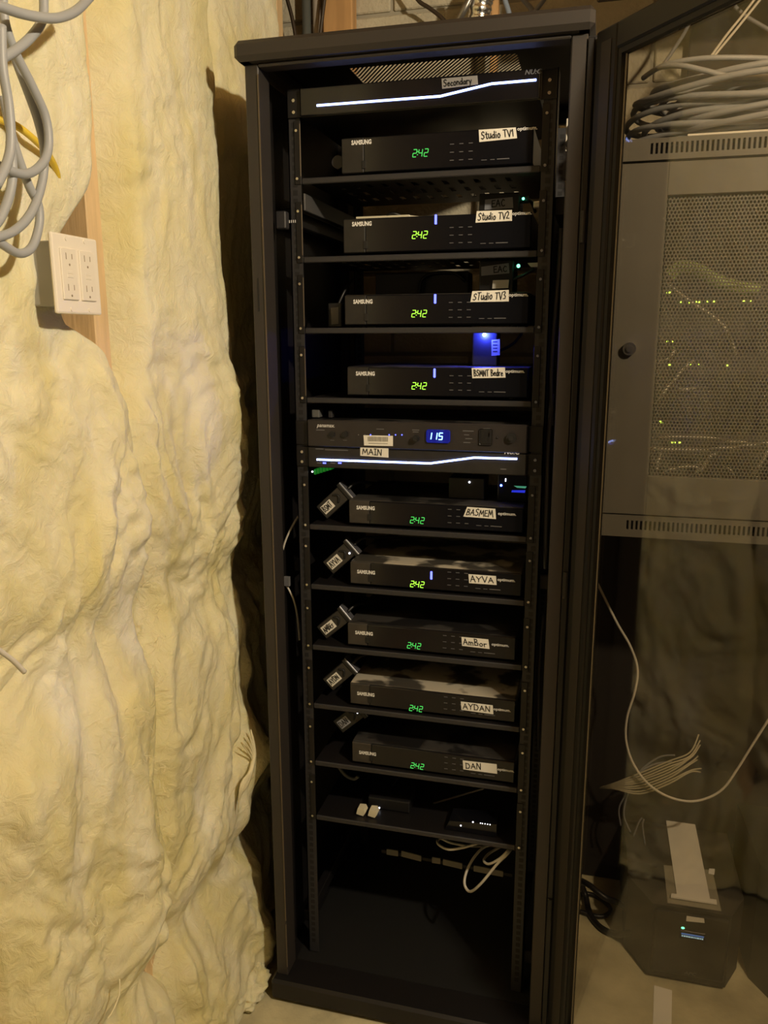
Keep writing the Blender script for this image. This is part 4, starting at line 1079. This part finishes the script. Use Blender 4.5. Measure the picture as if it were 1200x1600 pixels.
o = MB().prism([at_z(px, py, .0008) for px, py in ((1022,1540),(1050,1548),(1049,1612),(1020,1604))], (0, 0, .001)).build('floor_paper', LABEL); tag(o, 'white paper scrap on the floor in front of the battery backup', 'paper')
# looped black cables on the floor
tube_thing('power_cable', 'thick black power cable looping into the battery backup', 'cable', [at_z(908, 1376, .10), at_z(922, 1384, .11), at_z(945, 1402, .10), at_z(968, 1412, .08), at_z(990, 1432, .07), at_y(1000, 1450, .33), at_z(985, 1456, .06), at_z(965, 1460, .02), at_z(940, 1450, .01), at_z(922, 1428, .01), at_z(915, 1400, .02), at_z(908, 1380, .05)], .0075, BLKCAB, 'black power cables on the floor')
tube_thing('power_cable', 'flat loop of black cable on the floor beside the rack', 'cable', [at_z(900, 1400, .007), at_z(915, 1396, .007), at_z(935, 1402, .007), at_z(953, 1418, .007), at_z(950, 1428, .007), at_z(935, 1432, .007), at_z(905, 1424, .007)], .006, BLKCAB, 'black power cables on the floor')
# hanging white cables behind the glass
tube_thing('hanging_white_cable', 'thin white cable swinging down in a long bow behind the glass', 'cable', [at_y(px, py, .42) for px, py in ((928, 900), (945, 935), (965, 975), (985, 1010), (996, 1045), (992, 1080), (980, 1120), (978, 1155), (988, 1190), (1010, 1222), (1040, 1243), (1075, 1252), (1105, 1247), (1130, 1232), (1150, 1205), (1175, 1165), (1210, 1110))], .003, WHITECAB)
bun = thing('white_cable_bundle', 'bundle of white cables fanning out low behind the glass', 'cable bundle', at_y(1020, 1215, .44))
rnd = random.Random(12)
for k in range(9):
    o1 = rnd.uniform(-6, 6); sp_ = (k-4)*4.4
    MB().tube([at_y(px, py, Y) for px, py, Y in ((937, 1231, .5), (960, 1228+sp_*.25, .46), (1000, 1224+sp_*.9+o1*.2, .44), (1045, 1207+sp_*1.0, .43), (1078, 1190+sp_*.8+o1, .44), (1092+o1, 1176+sp_*1.6+o1, .47))], .0020, 6, 5).build('strand', mat('cream_cable_jacket', (.50, .45, .32), .5), bun, True)
for (pts) in (((985,1300),(975,1275),(978,1250),(984,1235),(1000,1205),(1030,1183),(1055,1180)), ((970,1290),(967,1265),(975,1245),(990,1215),(1020,1195),(1050,1190)), ((1008,1320),(1004,1290),(1006,1280)), ((990,1306),(998,1285),(1003,1278))):
    MB().tube([at_y(px, py, .47) for px, py in pts], .0022, 6, 5).build('strand', MATS['mid_grey_jacket'], bun, True)
fix(bun)
# dark case beyond the battery backup
o = MB().prism([(1.055, .32, 0), (1.045, .57, 0), (1.45, .57, 0), (1.45, .25, 0), (1.12, .22, 0)], (0, 0, .30)).build('equipment_case', mat('dark_case', (.020, .022, .014), .6)); tag(o, 'dark equipment case standing right of the battery backup', 'case')

# ================================================================== OUTLET ON THE LEFT WALL
PX = -.052
c4 = [at_x(px, py, PX) for px, py in ((78,364),(150,371),(161,490),(92,493))]
cy0 = (c4[0].y+c4[3].y)/2; cy1 = (c4[1].y+c4[2].y)/2; cz0_ = (c4[2].z+c4[3].z)/2; cz1_ = (c4[0].z+c4[1].z)/2
oc = thing('wall_outlet', 'white double outlet plate on a grey box fixed to the bare stud', 'outlet', (PX, (cy0+cy1)/2, cz0_))
MB().box((XF-.06, cy0+.012, cz0_+.010), (PX-.0065, cy1-.012, cz1_-.010), .002).build('outlet_box', GREYP, oc)
pl = MB().box((PX-.006, cy0, cz0_), (PX, cy1, cz1_), .003, seg=2).build('cover_plate', WHITEP, oc)
for sgn in (0, 1):
    yc = cy0+(cy1-cy0)*(.30 if sgn == 0 else .70); zc = (cz0_+cz1_)/2; hw, hh = .0165, .0335
    dv = MB().box((PX-.001, yc-hw, zc-hh), (PX+.0025, yc+hw, zc+hh), .0012).build('receptacle', mat('receptacle_ivory', (.84, .78, .68), .3), oc)
    ft = MB()
    for zz in (.020, -.020):
        for yo, hgt in ((-.0062, .0042), (.0062, .0034)): ft.box((PX+.0022, yc+yo-.0006, zc+zz+.003-hgt), (PX+.0028, yc+yo+.0006, zc+zz+.003+hgt))
        ft.cyl((PX+.0022, yc, zc+zz-.0078), (PX+.0028, yc, zc+zz-.0078), .0016, 10)
    ft.build('slots', mat('slot_shadow_brown', (.30, .24, .17), .7), dv)
    MB().box((PX+.0022, yc-.006, zc-.0045), (PX+.003, yc+.006, zc-.0005), .0003).box((PX+.0022, yc-.006, zc+.0005), (PX+.003, yc+.006, zc+.0045), .0003).build('test_button', MATS['receptacle_ivory'], dv)
    for zz in (.0455, -.0455): MB().cyl((PX-.0005, yc, zc+zz), (PX+.001, yc, zc+zz), .0026, 10).build('plate_screw', WHITEP, oc)
fix(oc)
tube_thing('yellow_cable', 'yellow electrical cable curving down to the outlet box', 'cable', [at_x(px, py, X) for px, py, X in ((-30, 180, -.10), (18, 193, -.075), (50, 215, -.07), (76, 243, -.075), (90, 278, -.09), (90, 325, -.105), (86, 372, -.11), (92, 385, -.12))], .0048, YELCAB)
q = at_x(89, 324, -.1005)
o = MB().box((q.x-.006, q.y-.008, q.z-.004), (q.x+.004, q.y+.008, q.z+.004), .001).build('cable_staple', SCREW); tag(o, 'metal staple holding the yellow cable above the outlet', 'staple')
# coil of thick grey cable hanging at the upper left
gc = thing('hanging_cable_coil', 'thick grey cable looped in a coil hanging on the insulated wall', 'cable coil', at_x(30, 200, -.02))
LOOPS = [
 [(-30, 0, .0), (0, 10, .0), (33, 21, .0), (70, 28, .005), (95, 27, .005), (120, 16, .0), (142, -6, -.01)],
 [(68, -10, -.02), (67, 28, -.02), (50, 56, -.02), (22, 80, -.02), (-20, 104, -.02)],
 [(4, -10, -.03), (8, 36, -.03), (24, 82, -.03), (50, 134, -.03), (71, 182, -.03), (76, 226, -.03), (66, 256, -.03), (40, 272, -.03), (4, 262, -.03), (-25, 245, -.03)],
 [(14, 60, -.045), (24, 92, -.045), (44, 145, -.045), (59, 188, -.045), (69, 235, -.045), (66, 284, -.045), (49, 332, -.045), (20, 362, -.045), (-20, 374, -.045)],
 [(5, 150, -.05), (22, 225, -.05), (45, 290, -.05), (60, 320, -.05), (61, 352, -.05), (50, 386, -.05), (30, 396, -.05), (4, 382, -.05), (-20, 365, -.05)],
 [(2, 40, -.01), (4, 104, -.01), (13, 160, -.01), (17, 216, -.01), (12, 252, -.01), (-6, 290, -.01)],
 [(16, 222, -.035), (20, 262, -.035), (16, 300, -.035), (2, 338, -.035), (-12, 356, -.035)],
]
for L_ in LOOPS:
    MB().tube([at_x(px, py, X+.012) for px, py, X in L_], .0054, 10, 6).build('loop', GREYCAB, gc, True)
fix(gc)
tube_thing('white_cable_end', 'cut white cable end poking in at the left edge', 'cable', [at_x(-30, 995, .0), at_x(0, 1017, .0), at_x(20, 1032, .0), at_x(38, 1050, .0)], .0032, WHITECAB)
tube_thing('loose_white_thread', 'thin pale thread lying on the insulation near the floor', 'thread', [at_x(187, 1530, -.055), at_x(186, 1555, -.05), at_x(176, 1580, -.05), at_x(168, 1592, -.052)], .0011, FIBER)

# ================================================================== ABOVE AND BEHIND THE RACK
for k, (pts, lab) in enumerate((
    (((388, -20), (398, 0), (413, 26), (428, 56), (436, 80)), 'leftmost dark cable dropping behind the rack top'),
    (((420, -20), (424, 0), (431, 28), (436, 54), (440, 80)), 'second dark cable from the left dropping behind the rack'),
    (((444, -20), (449, 0), (456, 26), (461, 52), (465, 80)), 'third dark cable from the left dropping behind the rack'),
    (((510, -20), (507, 0), (504, 24), (501, 48), (498, 80)), 'dark cable beside the grey conduits behind the rack'),
    (((640, -20), (655, 2), (670, 12), (688, 26), (705, 45)), 'dark cable crossing the pale block wall behind the rack'))):
    tube_thing('drop_cable', lab, 'cable', [at_y(px, py, .60) for px, py in pts], .0048 if k else .006, mat('brown_black_jacket', (.035, .022, .012), .5), 'dark cables behind the rack')
for k, (xa, rr, mm, lab) in enumerate(((479, .011, mat('slate_conduit', (.12, .13, .12), .45), 'dark slate conduit standing behind the rack'), (495, .010, mat('pale_conduit', (.42, .38, .33), .4), 'pale grey conduit standing behind the rack'))):
    A = at_y(xa, 30, .63); o = MB().cyl((A.x, .63, .9), (A.x, .63, 2.459), rr, 14).build('conduit', mm, None, True); tag(o, lab, 'pipe', 'conduits behind the rack')
# pine post in the corner
A = at_y(507, 20, .63); B_ = at_y(553, 20, .63)
o = MB().box((A.x, .615, .001), (B_.x, .654, 2.459), .003).build('corner_post', mat('orange_pine', (.62, .36, .15), .65, var=.3, scale=10, stretch=(3, 3, .4))); tag(o, 'orange pine post in the corner behind the rack', 'post')
# foil duct, timber, blue pipe and grey cables over the right side of the rack
t = thing('foil_duct', 'crumpled silver foil duct above the right of the rack', 'duct', at_y(755, 10, .55))
MB().tube([at_y(772, -60, .60), at_y(760, -20, .56), at_y(752, 4, .55), at_y(748, 40, .56)], .026, 20, 14, rfun=lambda t_: 1+.05*math.sin(t_*60)).build('duct_tube', FOIL, t, True)
MB().tube([at_y(739, -30, .53), at_y(735, -5, .53), at_y(726, 14, .53), at_y(716, 34, .54)], .008, 8, 6).build('duct_wire_end', mat('dull_foil', (.3, .28, .25), .35, .8), t, True)
fix(t)
A = at_y(770, 10, .6); B_ = at_y(781, 10, .6)
o = MB().box((A.x, .57, 1.99), (B_.x, .60, 2.459), .002).build('timber_batten', MATS['orange_pine']); tag(o, 'narrow pine batten beside the foil duct', 'batten')
tube_thing('blue_pipe', 'blue-grey pipe dropping beside the foil duct', 'pipe', [at_y(783, -30, .58), at_y(789, 0, .58), at_y(795, 20, .58), at_y(801, 50, .58)], .006, mat('blue_grey_pipe', (.22, .27, .34), .45))
tube_thing('grey_lead', 'grey lead slanting left over the rack top', 'cable', [at_y(805, -15, .6), at_y(818, 0, .6), at_y(832, 16, .6), at_y(845, 34, .6)], .0055, MATS['mid_grey_jacket'])
tube_thing('grey_lead', 'grey lead slanting right over the rack top', 'cable', [at_y(862, -18, .58), at_y(850, 0, .58), at_y(838, 16, .58), at_y(826, 34, .58)], .005, MATS['mid_grey_jacket'])
# bare ceiling lamp holder for the room light
t = thing('lamp_holder', 'white lamp holder on the joists behind the viewer', 'lamp', (LAMP.x, LAMP.y, 2.30))
MB().cyl((LAMP.x, LAMP.y, 2.32), (LAMP.x, LAMP.y, 2.4599), .055, 24, .05).build('base', WHITEP, t)
MB().cyl((LAMP.x, LAMP.y, 2.275), (LAMP.x, LAMP.y, 2.322), .022, 20).build('socket', WHITEP, t)
fix(t)
